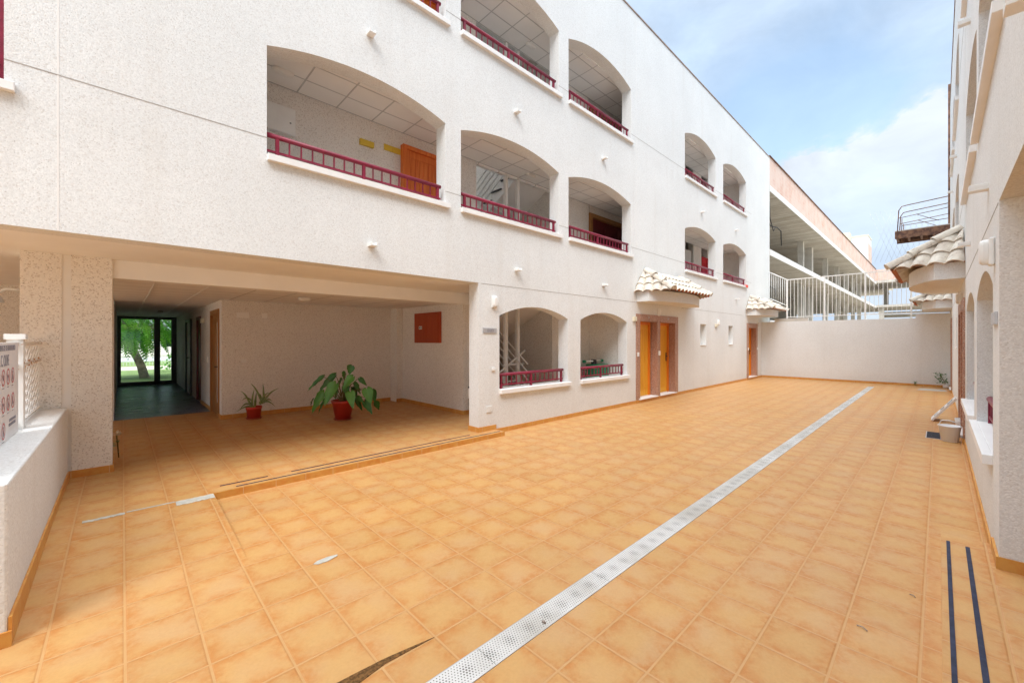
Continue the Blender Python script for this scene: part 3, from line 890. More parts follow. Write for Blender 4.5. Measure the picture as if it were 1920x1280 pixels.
    gd = B(ge, 'glass_door', 'alu')
    for a, b in ((-0.02, 0.79), (0.95, 1.24)): MB().box(a, b, ya + 0.02, ya + 0.03, 0.19, 2.27).build('pane', 'glass', gd)
    MB().tube([(0.90, ya - 0.001, 0.9), (0.90, ya - 0.05, 0.9), (0.90, ya - 0.05, 1.3), (0.90, ya - 0.001, 1.3)], 0.012).build('handle', 'alu', gd)
    B(MB().box(-0.11, 1.38, 18.42, 18.6, 2.361, 2.6), 'door_head', 'wallin')
    # columns either side of the expansion joint
    B(MB().box(-0.77, -0.475, 6.62, 7.15, 0, 2.53), 'column', 'wallin')
    B(MB().box(-0.405, -0.08, 6.62, 7.15, 0, 2.53), 'column', 'wallin')
    B(MB().box(-0.475, -0.405, 6.63, 7.14, 0, 2.53), 'joint_strip', 'strip')
    k2 = MB().box(-0.42, -0.066, 6.606, 6.619, 0.07, 0.15).box(-0.079, -0.066, 6.619, 7.15, 0.07, 0.15)
    k2.box(1.367, 4.86, 9.476, 9.489, 0.07, 0.15).box(4.85, 5.006, 9.146, 9.159, 0.07, 0.15).box(5.006, 5.019, 6.676, 9.159, 0.07, 0.15).box(5.019, 5.20, 6.676, 6.689, 0.07, 0.15)
    k2.box(1.366, 1.379, 9.489, 9.72, 0.07, 0.15).box(1.366, 1.379, 10.78, 12.3, 0.07, 0.15)
    each(k2, 'skirting', 'skirt', root)
    B(MB().box(-0.404, 5.20, 6.66, 6.86, 2.315, 2.53), 'beam', 'plaster')
    each(MB().box(-0.404, 4.24, YB, 6.66, 2.531, 2.60).box(-4.6, -0.404, YB, 10.999, 2.531, 2.60).box(4.24, 5.019, YB, 6.66, 2.531, 2.60).box(5.02, 20.75, YB, 6.4, 2.45, 2.60), 'soffit', 'plaster', root)
    each(MB().box(-0.404, 5.019, 6.861, 9.489, 2.36, 2.40).box(-0.11, 1.379, 9.489, 18.41, 2.36, 2.40).box(-0.404, -0.111, 9.489, 10.999, 2.36, 2.4), 'suspended_ceiling', 'ceilP', root)
    for xq in (0.33, 0.915): B(MB().box(xq - 0.012, xq + 0.012, 6.862, 18.39, 2.352, 2.3599), 'ceiling_profile', 'whitepaint')
    B(MB().box(-0.414, -0.404, 6.66, 11.0, 2.36, 2.53), 'beam_side', 'plaster')
    # cornice strip where the passage ceiling meets the walls
    # gallery walls
    g = MB()
    g.box(7.65, 20.75, 6.4, 6.6, 0, 2.6)
    g.box(7.45, 7.65, 6.40, 9.5, 0, 8.4)                 # stairwell, far side
    g.box(5.02, 5.13, 6.4, 9.5, 2.61, 8.4)               # stairwell, near side
    g.box(5.13, 7.45, 9.5, 9.7, 0, 8.4)
    for z0, z1 in ((2.87, 5.3), (5.67, 8.1)):
        g.box(-4.6, 5.019, 6.4, 6.6, z0, z1)
        g.box(7.651, 8.89, 6.4, 6.6, z0, z1)
        g.box(8.89, 9.0, 6.45, 7.4, z0, z1); g.box(8.89, 11.2, 7.4, 7.5, z0, z1)
        g.box(11.2, 14.9, 6.4, 6.6, z0, z1); g.box(15.6, 16.35, 6.4, 6.6, z0, z1); g.box(16.95, 20.75, 6.4, 6.6, z0, z1)
        g.box(14.9, 15.6, 6.4, 6.6, z0, z0 + 0.9)
        g.box(11.08, 11.2, YB, 7.4, z0, z1); g.box(18.2, 18.32, YB, 6.4, z0, z1)
        g.box(9.001, 11.079, 6.42, 7.399, z1 - 0.32, z1)
    g.box(8.95, 9.05, YB + 0.001, 6.399, 0, 2.45)
    each(g, 'gallery_wall', 'wallin', root)
    each(MB().box(-4.6, 20.75, YB, 6.399, 5.15, 5.19).box(5.14, 7.449, 6.4, 6.48, 5.11, 5.2), 'suspended_ceiling', 'ceilG', root)
    B(MB().box(-4.6, 20.75, YB, 6.399, 7.95, 7.99), 'suspended_ceiling', 'ceilG')
    s = MB()
    for z in (2.61, 5.41):
        s.box(-4.6, 5.02, YB, 18.6, z, z + 0.25).box(7.65, 20.75, YB, 18.6, z, z + 0.25).box(5.02, 7.65, YB, 6.4, z, z + 0.25).box(5.02, 7.65, 9.7, 18.6, z, z + 0.25)
    each(s, 'floor_slab', 'concp', root)
    each(MB().box(-4.6, 5.13, YB, 18.6, 8.41, 8.65).box(7.45, 20.75, YB, 18.6, 8.41, 8.65).box(5.13, 7.45, YB, 6.4, 8.41, 8.65).box(5.13, 7.45, 9.7, 18.6, 8.41, 8.65), 'roof', 'concp', root)  # added opening over the stairwell, to brighten the stairs below
    B(MB().box(20.751, 20.95, YB, 18.6, 0, 9.72), 'end_wall', 'wall')
    B(wall_mb(-4.6, 20.75, 9.7, [(-4.6, 0)], [(-0.11, 1.38, 0, 2.36, 0)], 18.61, 18.8), 'rear_wall', 'wall')
    # ---- doors in the galleries
    for zz in (2.87, 5.67):
        door_leaf(root, 3.46, 4.30, zz, zz + 2.06, 6.34, True, 'doorred', 'doorred', False)
        door_leaf(root, 16.36, 16.94, zz, zz + 1.95, 6.42, True, 'red', 'red', False)
        B(MB().box(15.0, 15.5, 6.45, 6.48, zz + 0.9, zz + 2.05), 'window', 'frost')
        dd = MB().box(9.0, 9.12, 6.40, 6.52, zz, zz + 2.1).box(10.95, 11.07, 6.40, 6.52, zz, zz + 2.1).box(9.12, 10.95, 6.40, 6.52, zz + 2.0, zz + 2.1)
        q = B(dd, 'door', 'browndoor')
        lf = MB().box(9.12, 10.95, 6.5, 6.54, zz, zz + 2.0)
        for a in (9.18, 9.8, 10.45):
            lf.box(a, a + 0.42, 6.48, 6.5, zz + 1.1, zz + 1.85).box(a, a + 0.42, 6.48, 6.5, zz + 0.15, zz + 0.95)
        lf.build('leaf', 'doordark', q)
    # ---- staircase: on each storey one flight up to the landing, one back
    for z0 in (0.07, 2.87):
        st = MB(); tr = MB()
        for i in range(9):
            ya, yb_ = 6.05 + i * 0.25, 6.05 + (i + 1) * 0.25; zt = z0 + (i + 1) * 0.187
            if i < 8:
                st.box(5.14, 6.25, ya, yb_, zt - 0.24, zt - 0.032); tr.box(5.14, 6.27, ya - 0.02, yb_, zt - 0.03, zt)
        zl = z0 + 9 * 0.187
        st.box(5.14, 7.449, 8.05, 9.499, zl - 0.15, zl)
        for i in range(5):
            ya, yb_ = 8.05 - (i + 1) * 0.34, 8.05 - i * 0.34; zt = zl + (i + 1) * 0.187
            zs0 = 0
            # stepped top with a smooth sloping soffit
            lo = lambda y: zl - 0.15 + (8.05 - y) * 0.538
            st.add([(x, y, z) for x in (6.40, 7.449) for y, z in ((ya, lo(ya)), (yb_, lo(yb_)), (yb_, zt - 0.031), (ya, zt - 0.031))], [(0, 1, 2, 3), (4, 5, 6, 7), (0, 1, 5, 4), (1, 2, 6, 5), (2, 3, 7, 6), (3, 0, 4, 7)])
            tr.box(6.37, 7.449, ya, yb_ + 0.03, zt - 0.03, zt)
        so_ = B(st, 'staircase', 'plaster')
        each(tr, 'tread', 'black', so_)
        r_ = MB()
        for k in range(5):
            h = 0.12 + k * 0.17
            r_.tube([(6.30, 6.1, z0 + 0.2 + h), (6.30, 8.0, z0 + 1.65 + h), (6.33, 8.08, z0 + 1.70 + h)], 0.013, 6)
            r_.tube([(6.36, 8.08, zl + 0.0 + h), (6.36, 6.4, zl + 1.05 + h)], 0.013, 6)
        r_.build('stair_rail', 'whitepaint', so_)
        gr_ = MB().tube([(5.9, 6.43, z0 + 0.98), (6.52, 6.43, z0 + 0.98)], 0.022, 8)
        gr_.build('guard_rail', 'whitepaint', so_)
        MB().tube([(5.9, 6.43, z0 + 0.62), (6.46, 6.43, z0 + 0.62)], 0.018, 8).build('guard_rail', 'whitepaint', so_)
        MB().tube([(5.6, 6.43, z0 + 0.72), (6.55, 6.43, z0 + 1.28)], 0.022, 8).build('guard_rail', 'whitepaint', so_)
    B(MB().box(5.93, 6.0, 6.40, 6.47, 0.07, 8.0), 'stair_post', 'whitepaint')
    B(MB().box(6.29, 6.36, 6.40, 6.47, 0.07, 8.0), 'stair_post', 'whitepaint')
    return root


bld = make_building()
bpy.context.view_layer.update()
index_kids()
bld2 = copy_tree(bld)
bld2.location = (4.24, -0.28, 0); bld2.scale = (1, -1, 1)
bld2['label'] = 'white stucco apartment building close along the right edge, twin of the one opposite'

# ------------------------------------------------------------------ ground
# courtyard: one sheet, its left strip ramped up to the passage floor
gm = MB()
def ramp_z(x, y): return 0.07 * min(1, max(0, (y - 3.4) / (5.0 - 3.4))) if x <= 0.66 else 0.0
ys = [-0.012, 1.5, 1.65, 3.4, 5.0]
for a, b in zip(ys, ys[1:]):
    if (a, b) == (1.5, 1.65):
        gm.quad((18.33, a, 0), (19.75, a, 0), (19.75, b, 0), (18.33, b, 0)); continue
    gm.quad((0.66, a, 0), (19.75, a, 0), (19.75, b, 0), (0.66, b, 0))
    gm.quad((-9, a, ramp_z(0, a)), (0.66, a, ramp_z(0, a)), (0.66, b, ramp_z(0, b)), (-9, b, ramp_z(0, b)))
gm.quad((4.60, 5.0, 0), (19.75, 5.0, 0), (19.75, 5.24, 0), (4.60, 5.24, 0))
gm.quad((4.70, -0.30, 0), (19.75, -0.30, 0), (19.75, -0.012, 0), (4.70, -0.012, 0))
struct(gm.build('courtyard_floor', 'tile'))
rs = MB()
rs.add([(0.659, 3.4, 0), (0.659, 5.0, 0), (0.659, 5.0, 0.069)], [(0, 1, 2)])
rs.box(0.66, 4.60, 4.986, 5.0, -0.01, 0.069); rs.box(4.586, 4.60, 5.0, 5.229, -0.01, 0.069)
rs.box(-9, 4.70, -0.022, -0.012, -0.01, 0.069); rs.box(4.686, 4.70, -0.279, -0.022, -0.01, 0.069)
struct(rs.build('step_edge', 'skirt'))
pf = MB().quad((-9, 5.0, 0.07), (4.60, 5.0, 0.07), (4.60, 5.232, 0.07), (-9, 5.232, 0.07)).quad((-9, 5.232, 0.07), (20.75, 5.232, 0.07), (20.75, 10.7, 0.07), (-9, 10.7, 0.07))
struct(pf.build('passage_floor', 'tile'))
pf2 = MB().quad((-9, -0.012, 0.07), (4.70, -0.012, 0.07), (4.70, -0.282, 0.07), (-9, -0.282, 0.07)).quad((-9, -0.282, 0.07), (20.75, -0.282, 0.07), (20.75, -10.7, 0.07), (-9, -10.7, 0.07))
struct(pf2.build('passage_floor', 'tile'))
struct(MB().box(-0.11, 1.38, 10.7, 18.62, 0.02, 0.071).build('corridor_floor', 'slate'))
struct(MB().quad((-600, -600, -0.30), (900, -600, -0.30), (900, 600, -0.30), (-600, 600, -0.30)).build('ground', 'dirt'))
struct(MB().box(-30, 40, 18.81, 20.3, -0.28, 0.03).build('pavement', 'road'))
struct(MB().box(-60, 60, 20.3, 40.0, -0.29, -0.02).build('grass_verge', 'grass'))
struct(MB().box(-60, 60, 29.0, 33.0, -0.28, -0.012).build('dirt_path', 'dirt'))
struct(MB().box(-60, 60, 46.0, 54.0, -0.28, -0.20).build('road', 'road'))

# drain line: a run of metre-long perforated plates set in the floor
dr = thing('drain_channel', 'straight white perforated drain line running down the middle of the tiled yard', 'drain', (0, 1.575, 0))
MB().box(-9, 18.33, 1.502, 1.648, -0.05, -0.02).build('channel', 'black', dr)
for y in (1.500, 1.648): MB().box(-9, 18.33, y, y + 0.0025, -0.01, 0.0042).build('frame', 'steel', dr)
for i in range(27):
    a = -8.67 + i
    MB().box(a + 0.0015, a + 0.9985, 1.502, 1.648, -0.02, 0.003).build('grate', 'grate', dr)

# cement repairs, crack, tapes
def poly(pts, z, th=0.0025):
    return MB().add([(x, y, z(x, y) if callable(z) else z) for x, y in pts] , [tuple(range(len(pts)))])
zr = lambda x, y: ramp_z(x, y) + 0.004
def flat_patch(pts, name, label, cat, mat, h=0.004, group=None):
    n = len(pts); cx_ = sum(p[0] for p in pts) / n; cy_ = sum(p[1] for p in pts) / n
    mb = MB().add([(x, y, ramp_z(x, y) + h) for x, y in pts] + [(x, y, ramp_z(x, y) + 0.0005) for x, y in pts], [tuple(range(n))] + [(i, (i + 1) % n, n + (i + 1) % n, n + i) for i in range(n)])
    return tag(mb.build(name, mat, loc=(cx_, cy_, ramp_z(cx_, cy_))), label, cat, group)
def rag(x0, x1, y0, y1, amp, n=14):
    top = [(x0 + (x1 - x0) * i / n, y1 + random.uniform(-amp, amp)) for i in range(n + 1)]
    bt = [(x0 + (x1 - x0) * i / n, y0 + random.uniform(-amp, amp)) for i in range(n, -1, -1)]
    return top + bt
flat_patch(rag(0.365, 0.655, 4.86, 4.975, 0.008), 'cement_patch', 'wide grey cement patch at the left end of the passage step', 'floor patch', 'cement', group='cement repairs')
flat_patch(rag(-0.24, 0.02, 4.93, 4.975, 0.008), 'cement_patch', 'narrow grey cement strip in the tile joint nearest the low wall', 'floor patch', 'cement', group='cement repairs')
flat_patch(rag(0.03, 0.36, 4.965, 4.982, 0.003), 'cement_patch', 'thin pale line of cement between the two grey repairs', 'floor patch', 'cement', group='cement repairs')
flat_patch([(0.985, 3.075), (1.02, 3.10), (1.10, 3.105), (1.16, 3.09), (1.15, 3.07), (1.07, 3.045), (1.01, 3.05)], 'cement_patch', 'small lone grey cement smear in the open tiled floor', 'floor patch', 'cement', group='cement repairs')
flat_patch([(1.215, 1.873), (1.08, 1.898), (0.95, 1.92), (0.80, 1.932), (0.60, 1.945), (0.60, 1.845), (0.71, 1.853), (0.81, 1.866), (0.94, 1.886), (1.08, 1.880)], 'floor_gap', 'dark wedge-shaped gap where a floor tile has lifted, bottom of the picture', 'gap', 'crack', 0.003)
def tape(x0, x1, y0, y1, label, z=0.0745, cuts=()):
    mb = MB(); cur = x0
    for a, b in list(cuts) + [(x1, x1)]:
        mb.box(cur, a, y0, y1, 0.0705, z); cur = b
    return tag(mb.build('anti_slip_tape', 'tape', loc=((x0 + x1) / 2, (y0 + y1) / 2, 0.0705)), label, 'tape', 'anti-slip tapes on the steps')
tape(0.86, 4.55, 5.045, 5.062, 'long dark tape strip on the very edge of the passage step')
tape(0.74, 4.02, 5.175, 5.192, 'dark tape strip farther in on the passage step, broken in the middle', cuts=((1.18, 1.42),))
tape(-3.0, 4.53, -0.059, -0.040, 'left of the two dark blue tapes beside the right wall')
tape(-3.0, 4.50, -0.158, -0.136, 'right of the two dark blue tapes beside the right wall')

# ------------------------------------------------------------------ the yard's end wall and its fence
ew = thing('courtyard_wall', 'white rendered wall closing the far end of the courtyard', 'wall', (19.85, 2.5, 0))
MB().box(19.75, 19.95, -0.28, 5.23, 0, 2.33).build('wall_body', 'wall', ew)
MB().box(19.751, 19.949, -0.279, 0.55, 2.33, 2.47).build('raised_end', 'wall', ew)
MB().box(19.76, 19.94, 3.6, 4.75, 2.33, 2.46).build('rubble_course', 'concp', ew)
MB().box(19.737, 19.749, -0.28, 5.21, 0, 0.075).build('skirting', 'skirt', ew)
fn = thing('metal_fence', 'tall white bar fence standing on the far courtyard wall', 'fence', (19.85, 2.0, 2.33))
yp = [4.32, 3.08, 1.87, 0.66, -0.28]
for y in yp: MB().box(19.80, 19.85, y - 0.025, y + 0.025, 2.331, 4.07).build('post', 'whitepaint', fn)
MB().box(19.81, 19.84, -0.28, 4.32, 4.03, 4.065).build('top_rail', 'whitepaint', fn)
MB().box(19.81, 19.84, -0.28, 4.32, 2.50, 2.53).build('bottom_rail', 'whitepaint', fn)
for a, b in zip(yp, yp[1:]):
    n = round((a - b) / 0.125)
    for i in range(1, n):
        y = a + (b - a) * i / n
        MB().box(19.818, 19.832, y - 0.007, y + 0.007, 2.53, 4.03).build('bar', 'whitepaint', fn)
# raking section up to the slab of the unfinished block
P0, P1 = Vector((19.83, 4.32, 0)), Vector((21.2, 5.60, 0))
def rk(t, z): p = P0.lerp(P1, t); return (p.x, p.y, z)
MB().tube([rk(0, 4.05), rk(1, 4.82)], 0.017, 6).build('raking_rail', 'whitepaint', fn)
MB().tube([rk(0, 2.98), rk(1, 3.62)], 0.017, 6).build('raking_rail', 'whitepaint', fn)
for i in range(1, 12):
    t = i / 12; MB().tube([rk(t, 2.98 + 0.64 * t), rk(t, 4.05 + 0.77 * t)], 0.010, 6).build('bar', 'whitepaint', fn)

# ------------------------------------------------------------------ unfinished concrete block beyond
ub = thing('unfinished_building', 'bare concrete building shell with open storeys and a brick parapet beyond the fence', 'building', (21, 5.23, 0))
XE = 66.0
for z0, z1 in ((8.22, 8.48), (5.36, 5.62), (2.2, 2.45)):
    MB().box(20.96, XE + 9, YF + 0.0, 16.5, z0, z1).build('floor_slab', 'conc', ub)
    MB().box(20.96, XE + 0.0, YF - 0.02, YF - 0.001, z0 + 0.005, z1 + 0.01).build('slab_edge', 'strip', ub)
for z0, z1 in ((8.40, 8.72), (5.47, 5.73)):
    MB().box(XE, XE + 9, -40, YF - 0.021, z0, z1).build('cross_wing_slab', 'conc', ub)
MB().box(XE + 9.2, XE + 9.6, -40, 5.2, 4.55, 4.95).build('ground_beam', 'concp', ub)
MB().box(XE + 9.2, XE + 9.6, -40, 5.2, 5.15, 5.3).build('ground_beam', 'concp', ub)
pts = [(20.96, 9.79), (XE, 9.98)]
MB().add([(20.96, YF + 0.03, 8.481), (XE, YF + 0.03, 8.481), (XE, YF + 0.03, 10.05), (20.96, YF + 0.03, 9.80),
          (20.96, YF + 0.25, 8.481), (XE, YF + 0.25, 8.481), (XE, YF + 0.25, 10.05), (20.96, YF + 0.25, 9.80)],
         [(0, 1, 2, 3), (4, 5, 6, 7), (3, 2, 6, 7), (0, 3, 7, 4), (1, 2, 6, 5)]).build('parapet', 'brick', ub)
MB().add([(20.96, YF - 0.02, 9.802), (XE, YF - 0.02, 10.052), (XE, YF + 0.28, 10.052), (20.96, YF + 0.28, 9.802),
          (20.96, YF - 0.02, 9.84), (XE, YF - 0.02, 10.09), (XE, YF + 0.28, 10.09), (20.96, YF + 0.28, 9.84)],
         [(0, 1, 2, 3), (4, 5, 6, 7), (0, 1, 5, 4), (2, 3, 7, 6), (0, 3, 7, 4), (1, 2, 6, 5)]).build('parapet_capping', 'rust', ub)
MB().box(XE, XE + 0.3, -40, YF + 0.02, 8.73, 10.0).build('parapet', 'brick', ub)
for xc in (24.6, 33.3, 36.1, 41.9, 47.4, 52.3, 57.6, 62.6):
    for z0, z1 in ((2.45, 5.36), (5.62, 8.22)):
        wd = 0.32 if xc != 36.1 else 0.45
        MB().box(xc - wd / 2, xc + wd / 2, 6.3, 6.62 if wd < .4 else 7.1, z0, z1).build('column', 'concp', ub)
for xc in (27.5, 33.0, 38, 43.5, 49, 54.5, 60):
    for z0, z1 in ((2.45, 5.36), (5.62, 8.22)):
        MB().box(xc - 0.16, xc + 0.16, 11.0, 11.32, z0, z1).build('column', 'concp', ub)
for yc in (5.0, -2.0, -9.0, -16.0):
    MB().box(XE + 6.6, XE + 7.0, yc - 0.45, yc, 5.73, 8.4).build('column', 'concp', ub)
    MB().box(XE + 0.4, XE + 0.8, yc - 0.45, yc, 2.4, 5.47).build('column', 'concp', ub)
for z0, z1 in ((2.45, 5.36), (5.62, 8.22)):
    bw = MB().box(21, 47, 15.8, 16.0, z0, z1)
    bw.build('back_wall', 'brick' if z0 > 5 else 'concp', ub)
    MB().box(26.0, 26.2, 7.6, 15.8, z0, z1).build('partition', 'brick', ub)
    MB().box(44.0, 44.2, 9.0, 15.8, z0, z1).build('partition', 'concp', ub)
    MB().box(XE + 1, XE + 9, 9.0, 9.2, z0, z1).build('back_wall', 'concp', ub)
# raised stair tower and chimneys on its roof
MB().box(XE + 9, 82, 5.0, 16.5, 8.22, 8.48).build('roof_slab', 'conc', ub)
tw = MB().box(73.0, 77.0, 6.6, 8.3, 8.48, 15.6).build('roof_tower', 'wall', ub)
MB().box(73.02, 76.98, 6.57, 6.599, 8.48, 14.6).build('brick_side', 'brick', tw)
MB().box(72.95, 77.05, 6.55, 8.35, 15.6, 15.8).build('cap', 'creamplastic', tw)
MB().box(60.0, 61.2, 7.0, 7.8, 8.48, 13.8).build('chimney', 'creamplastic', ub)
ch = MB().box(80, 80.8, 4.55, 5.35, 8.7, 11.6).build('chimney', 'creamplastic', ub)
MB().box(79.9, 80.9, 4.45, 5.45, 11.6, 11.9).build('cap', 'concp', ch)
# loose cables hanging below the slabs
def cable(pts, r=0.03):
    return MB().tube(pts, r, 6)
cb = cable([(22.0, 5.9, 8.2), (22.6, 5.8, 7.6), (23.4, 5.8, 7.25), (24.2, 5.7, 7.3), (24.9, 5.7, 7.25), (25.0, 5.7, 6.5)], 0.028)
cb.tube([(22.1, 6.2, 8.1), (22.9, 6.2, 7.0), (23.6, 6.1, 6.7), (24.0, 6.0, 7.25)], 0.022, 6)
cb.tube([(22.4, 5.6, 8.2), (22.5, 5.6, 7.4), (23.1, 5.6, 6.9), (23.5, 5.6, 7.2)], 0.02, 6)
tag(cb.build('hanging_cable', 'black', loc=(23.4, 5.9, 8.2)), 'tangle of dark cables hanging under the upper concrete slab', 'cable', 'loose cables in the concrete shell')
cb = cable([(22.0, 6.2, 5.3), (23.4, 6.2, 5.05), (25.0, 6.2, 4.95)], 0.045)
cb.tube([(23.0, 6.4, 4.4), (24.0, 6.4, 4.75), (25.0, 6.4, 4.7), (26.0, 6.4, 4.75)], 0.02, 6)
cb.tube([(26.3, 6.6, 5.35), (26.4, 6.6, 4.6), (25.9, 6.6, 4.3), (25.8, 6.6, 3.9)], 0.025, 6).tube([(26.4, 6.6, 4.6), (27.6, 6.6, 4.55), (27.7, 6.6, 4.1)], 0.025, 6)
tag(cb.build('hanging_cable', 'black', loc=(24.4, 6.4, 5.3)), 'bent dark cables hanging under the lower concrete slab, behind the white fence', 'cable', 'loose cables in the concrete shell')

# rusty hoist platform projecting from the right-hand block
hp = thing('hoist_platform', 'rusty scaffold platform with a bent guard rail projecting from the right building', 'platform', (22, 0.4, 5.5))
MB().box(21.6, 22.7, -0.35, 1.17, 5.66, 5.78).build('deck', 'concp', hp)
fr = MB()
for y in (-0.2, 0.12, 0.45, 0.8, 1.12): fr.box(21.6, 22.7, y - 0.03, y + 0.03, 5.50, 5.66)
fr.box(21.56, 21.6, -0.35, 1.17, 5.46, 5.74).box(22.7, 22.74, -0.35, 1.17, 5.46, 5.74)
fr.build('frame', 'rust', hp)
for x in (21.6, 22.7):
    g_ = MB().tube([(x, 1.10, 5.74), (x, 1.06, 6.55), (x, 0.98, 6.68), (x, 0.85, 6.70), (x, -0.33, 6.78)], 0.016, 6)
    g_.tube([(x, 1.08, 6.25), (x, -0.33, 6.38)], 0.012, 6).tube([(x, 0.98, 5.74), (x, 0.97, 6.22)], 0.012, 6).tube([(x, 0.98, 5.95), (x, -0.33, 5.98)], 0.012, 6)
    g_.tube([(x, 0.55, 6.28), (x, 0.0, 5.95)], 0.010, 6)
    g_.build('guard_rail', 'rust', hp)
mp_ = MB()
mp_.box(22.05, 22.15, -0.34, -0.24, 4.2, 11.0)
mp_.build('mast', 'rust', hp)
ml = MB()
for k in range(11):
    y = -0.3 + k * 0.16
    ml.tube([(22.72, y, 4.8 + 0.0), (22.72, y + 0.7, 6.9)], 0.0028, 4).tube([(22.72, y + 0.7, 4.8), (22.72, y, 6.9)], 0.0028, 4)
ml.build('wire_net', 'steel', hp)

# ------------------------------------------------------------------ low wall, fence and notice board at the left
lw = thing('low_wall', 'low rendered parapet wall with a rough pebble top at the left edge', 'wall', (-0.65, 5.0, 0))
MB().box(-0.86, -0.43, 3.36, 6.61, -0.02, 0.85).build('wall_body', 'wall', lw, bevel=0.012)
MB().box(-0.429, -0.416, 3.36, 6.605, 0.0, 0.15).box(-0.86, -0.416, 3.346, 3.359, 0, 0.08).build('skirting', 'skirt', lw)
wf = thing('railing_fence', 'white painted barley-twist railing with rusty rails on top of the low wall', 'fence', (-0.64, 5.8, 0.85))
XF = -0.64
MB().box(XF - 0.02, XF + 0.02, 3.4, 6.6, 1.545, 1.575).build('top_rail', 'rustpaint', wf)
MB().box(XF - 0.02, XF + 0.02, 3.4, 6.6, 1.37, 1.392).build('middle_rail', 'rustpaint', wf)
MB().box(XF - 0.02, XF + 0.02, 3.4, 6.6, 0.88, 0.90).build('bottom_rail', 'rustpaint', wf)
for y in (3.5, 5.33):
    p = MB().box(XF - 0.045, XF + 0.045, y - 0.045, y + 0.045, 0.851, 1.60).build('post', 'rustpaint', wf)
    MB().box(XF - 0.058, XF + 0.058, y - 0.058, y + 0.058, 1.60, 1.645).build('cap', 'whitepaint', p)
for i in range(31):
    y = 3.46 + i * 0.104
    if abs(y - 5.33) < 0.06 or abs(y - 3.5) < 0.05: continue
    tw_ = MB(); n = 24; ph = random.uniform(0, 6)
    for k in range(n + 1):
        z = 0.90 + (1.545 - 0.90) * k / n; a0 = ph + k * 0.55
        for q in range(4):
            an = a0 + q * math.pi / 2; tw_.v.append((XF + 0.011 * math.cos(an), y + 0.011 * math.sin(an), z))
    for k in range(n):
        for q in range(4): tw_.f.append((k * 4 + q, k * 4 + (q + 1) % 4, (k + 1) * 4 + (q + 1) % 4, (k + 1) * 4 + q)); tw_.sm.append(False)
    tw_.build('bar', 'rustpaint', wf)
nb = thing('notice_board', 'white rules board with red-ringed prohibition symbols tied to the railing', 'sign', (-0.60, 4.2, 0.86))
XS = -0.600
MB().box(XS - 0.006, XS, 3.45, 5.10, 0.87, 1.575).build('panel', 'board', nb)
text_mb('NORMAS DE DETENIMIENTO', 0.058, (XS + 0.001, 4.96, 1.535), '+x', 0.001, 'RIGHT', 0.85).build('lettering', 'print', nb)
text_mb('RESIDENCIAL C. OLIVE', 0.115, (XS + 0.001, 4.72, 1.445), '+x', 0.001, 'RIGHT', 0.62).build('lettering', 'print', nb)
text_mb('PROHIBIDO EL USO SIN\nNORMAS DE ESTE LUGAR', 0.032, (XS + 0.001, 4.97, 0.985), '+x', 0.001, 'RIGHT', 0.7).build('lettering', 'print', nb)
cols_ = [4.86, 4.69, 4.52, 4.35, 4.18, 4.01, 3.84]
for ri, z in enumerate((1.33, 1.14, 0.955)):
    for ci, y in enumerate(cols_):
        if ri == 2 and ci < 2: continue
        rg = MB(); n = 28
        for k in range(n):
            a, b = 2 * math.pi * k / n, 2 * math.pi * (k + 1) / n
            rg.add([(XS + 0.002, y + r * math.cos(t), z + r * math.sin(t)) for r, t in ((0.049, a), (0.049, b), (0.059, b), (0.059, a))], [(0, 1, 2, 3)])
        rg.add([(XS + 0.0025, y + dy, z + dz) for dy, dz in ((-0.038, 0.032), (-0.032, 0.038), (0.038, -0.032), (0.032, -0.038))], [(0, 1, 2, 3)])
        rg.build('prohibition_ring', 'ringred', nb)
        MB().box(XS, XS + 0.001, y - 0.035, y + 0.035, z - 0.078, z - 0.073).build('caption_line', 'print', nb)
        ic = MB(); xq = XS + 0.0015
        k = (ri * 7 + ci) % 4
        if k == 0: ic.add([(xq, y + a, z + b) for a, b in ((-0.010, -0.036), (0.010, -0.036), (0.013, 0.01), (-0.013, 0.01))], [(0, 1, 2, 3)]).add([(xq, y + 0.011 * math.cos(t * .7854), z + 0.024 + 0.011 * math.sin(t * .7854)) for t in range(8)], [tuple(range(8))])
        elif k == 1: ic.add([(xq, y + a, z + b) for a, b in ((-0.030, -0.007), (0.028, -0.007), (0.030, 0.007), (-0.026, 0.012))], [(0, 1, 2, 3)]).add([(xq, y + a, z + b) for a, b in ((-0.024, -0.030), (-0.014, -0.030), (-0.014, -0.008), (-0.024, -0.008))], [(0, 1, 2, 3)])
        elif k == 2: ic.add([(xq, y + 0.022 * math.cos(t * .524), z + 0.022 * math.sin(t * .524)) for t in range(12)], [tuple(range(12))])
        else: ic.add([(xq, y + a, z + b) for a, b in ((-0.020, -0.032), (0.018, -0.024), (0.007, 0.034), (-0.007, 0.014))], [(0, 1, 2, 3)])
        ic.build('symbol', 'print', nb)

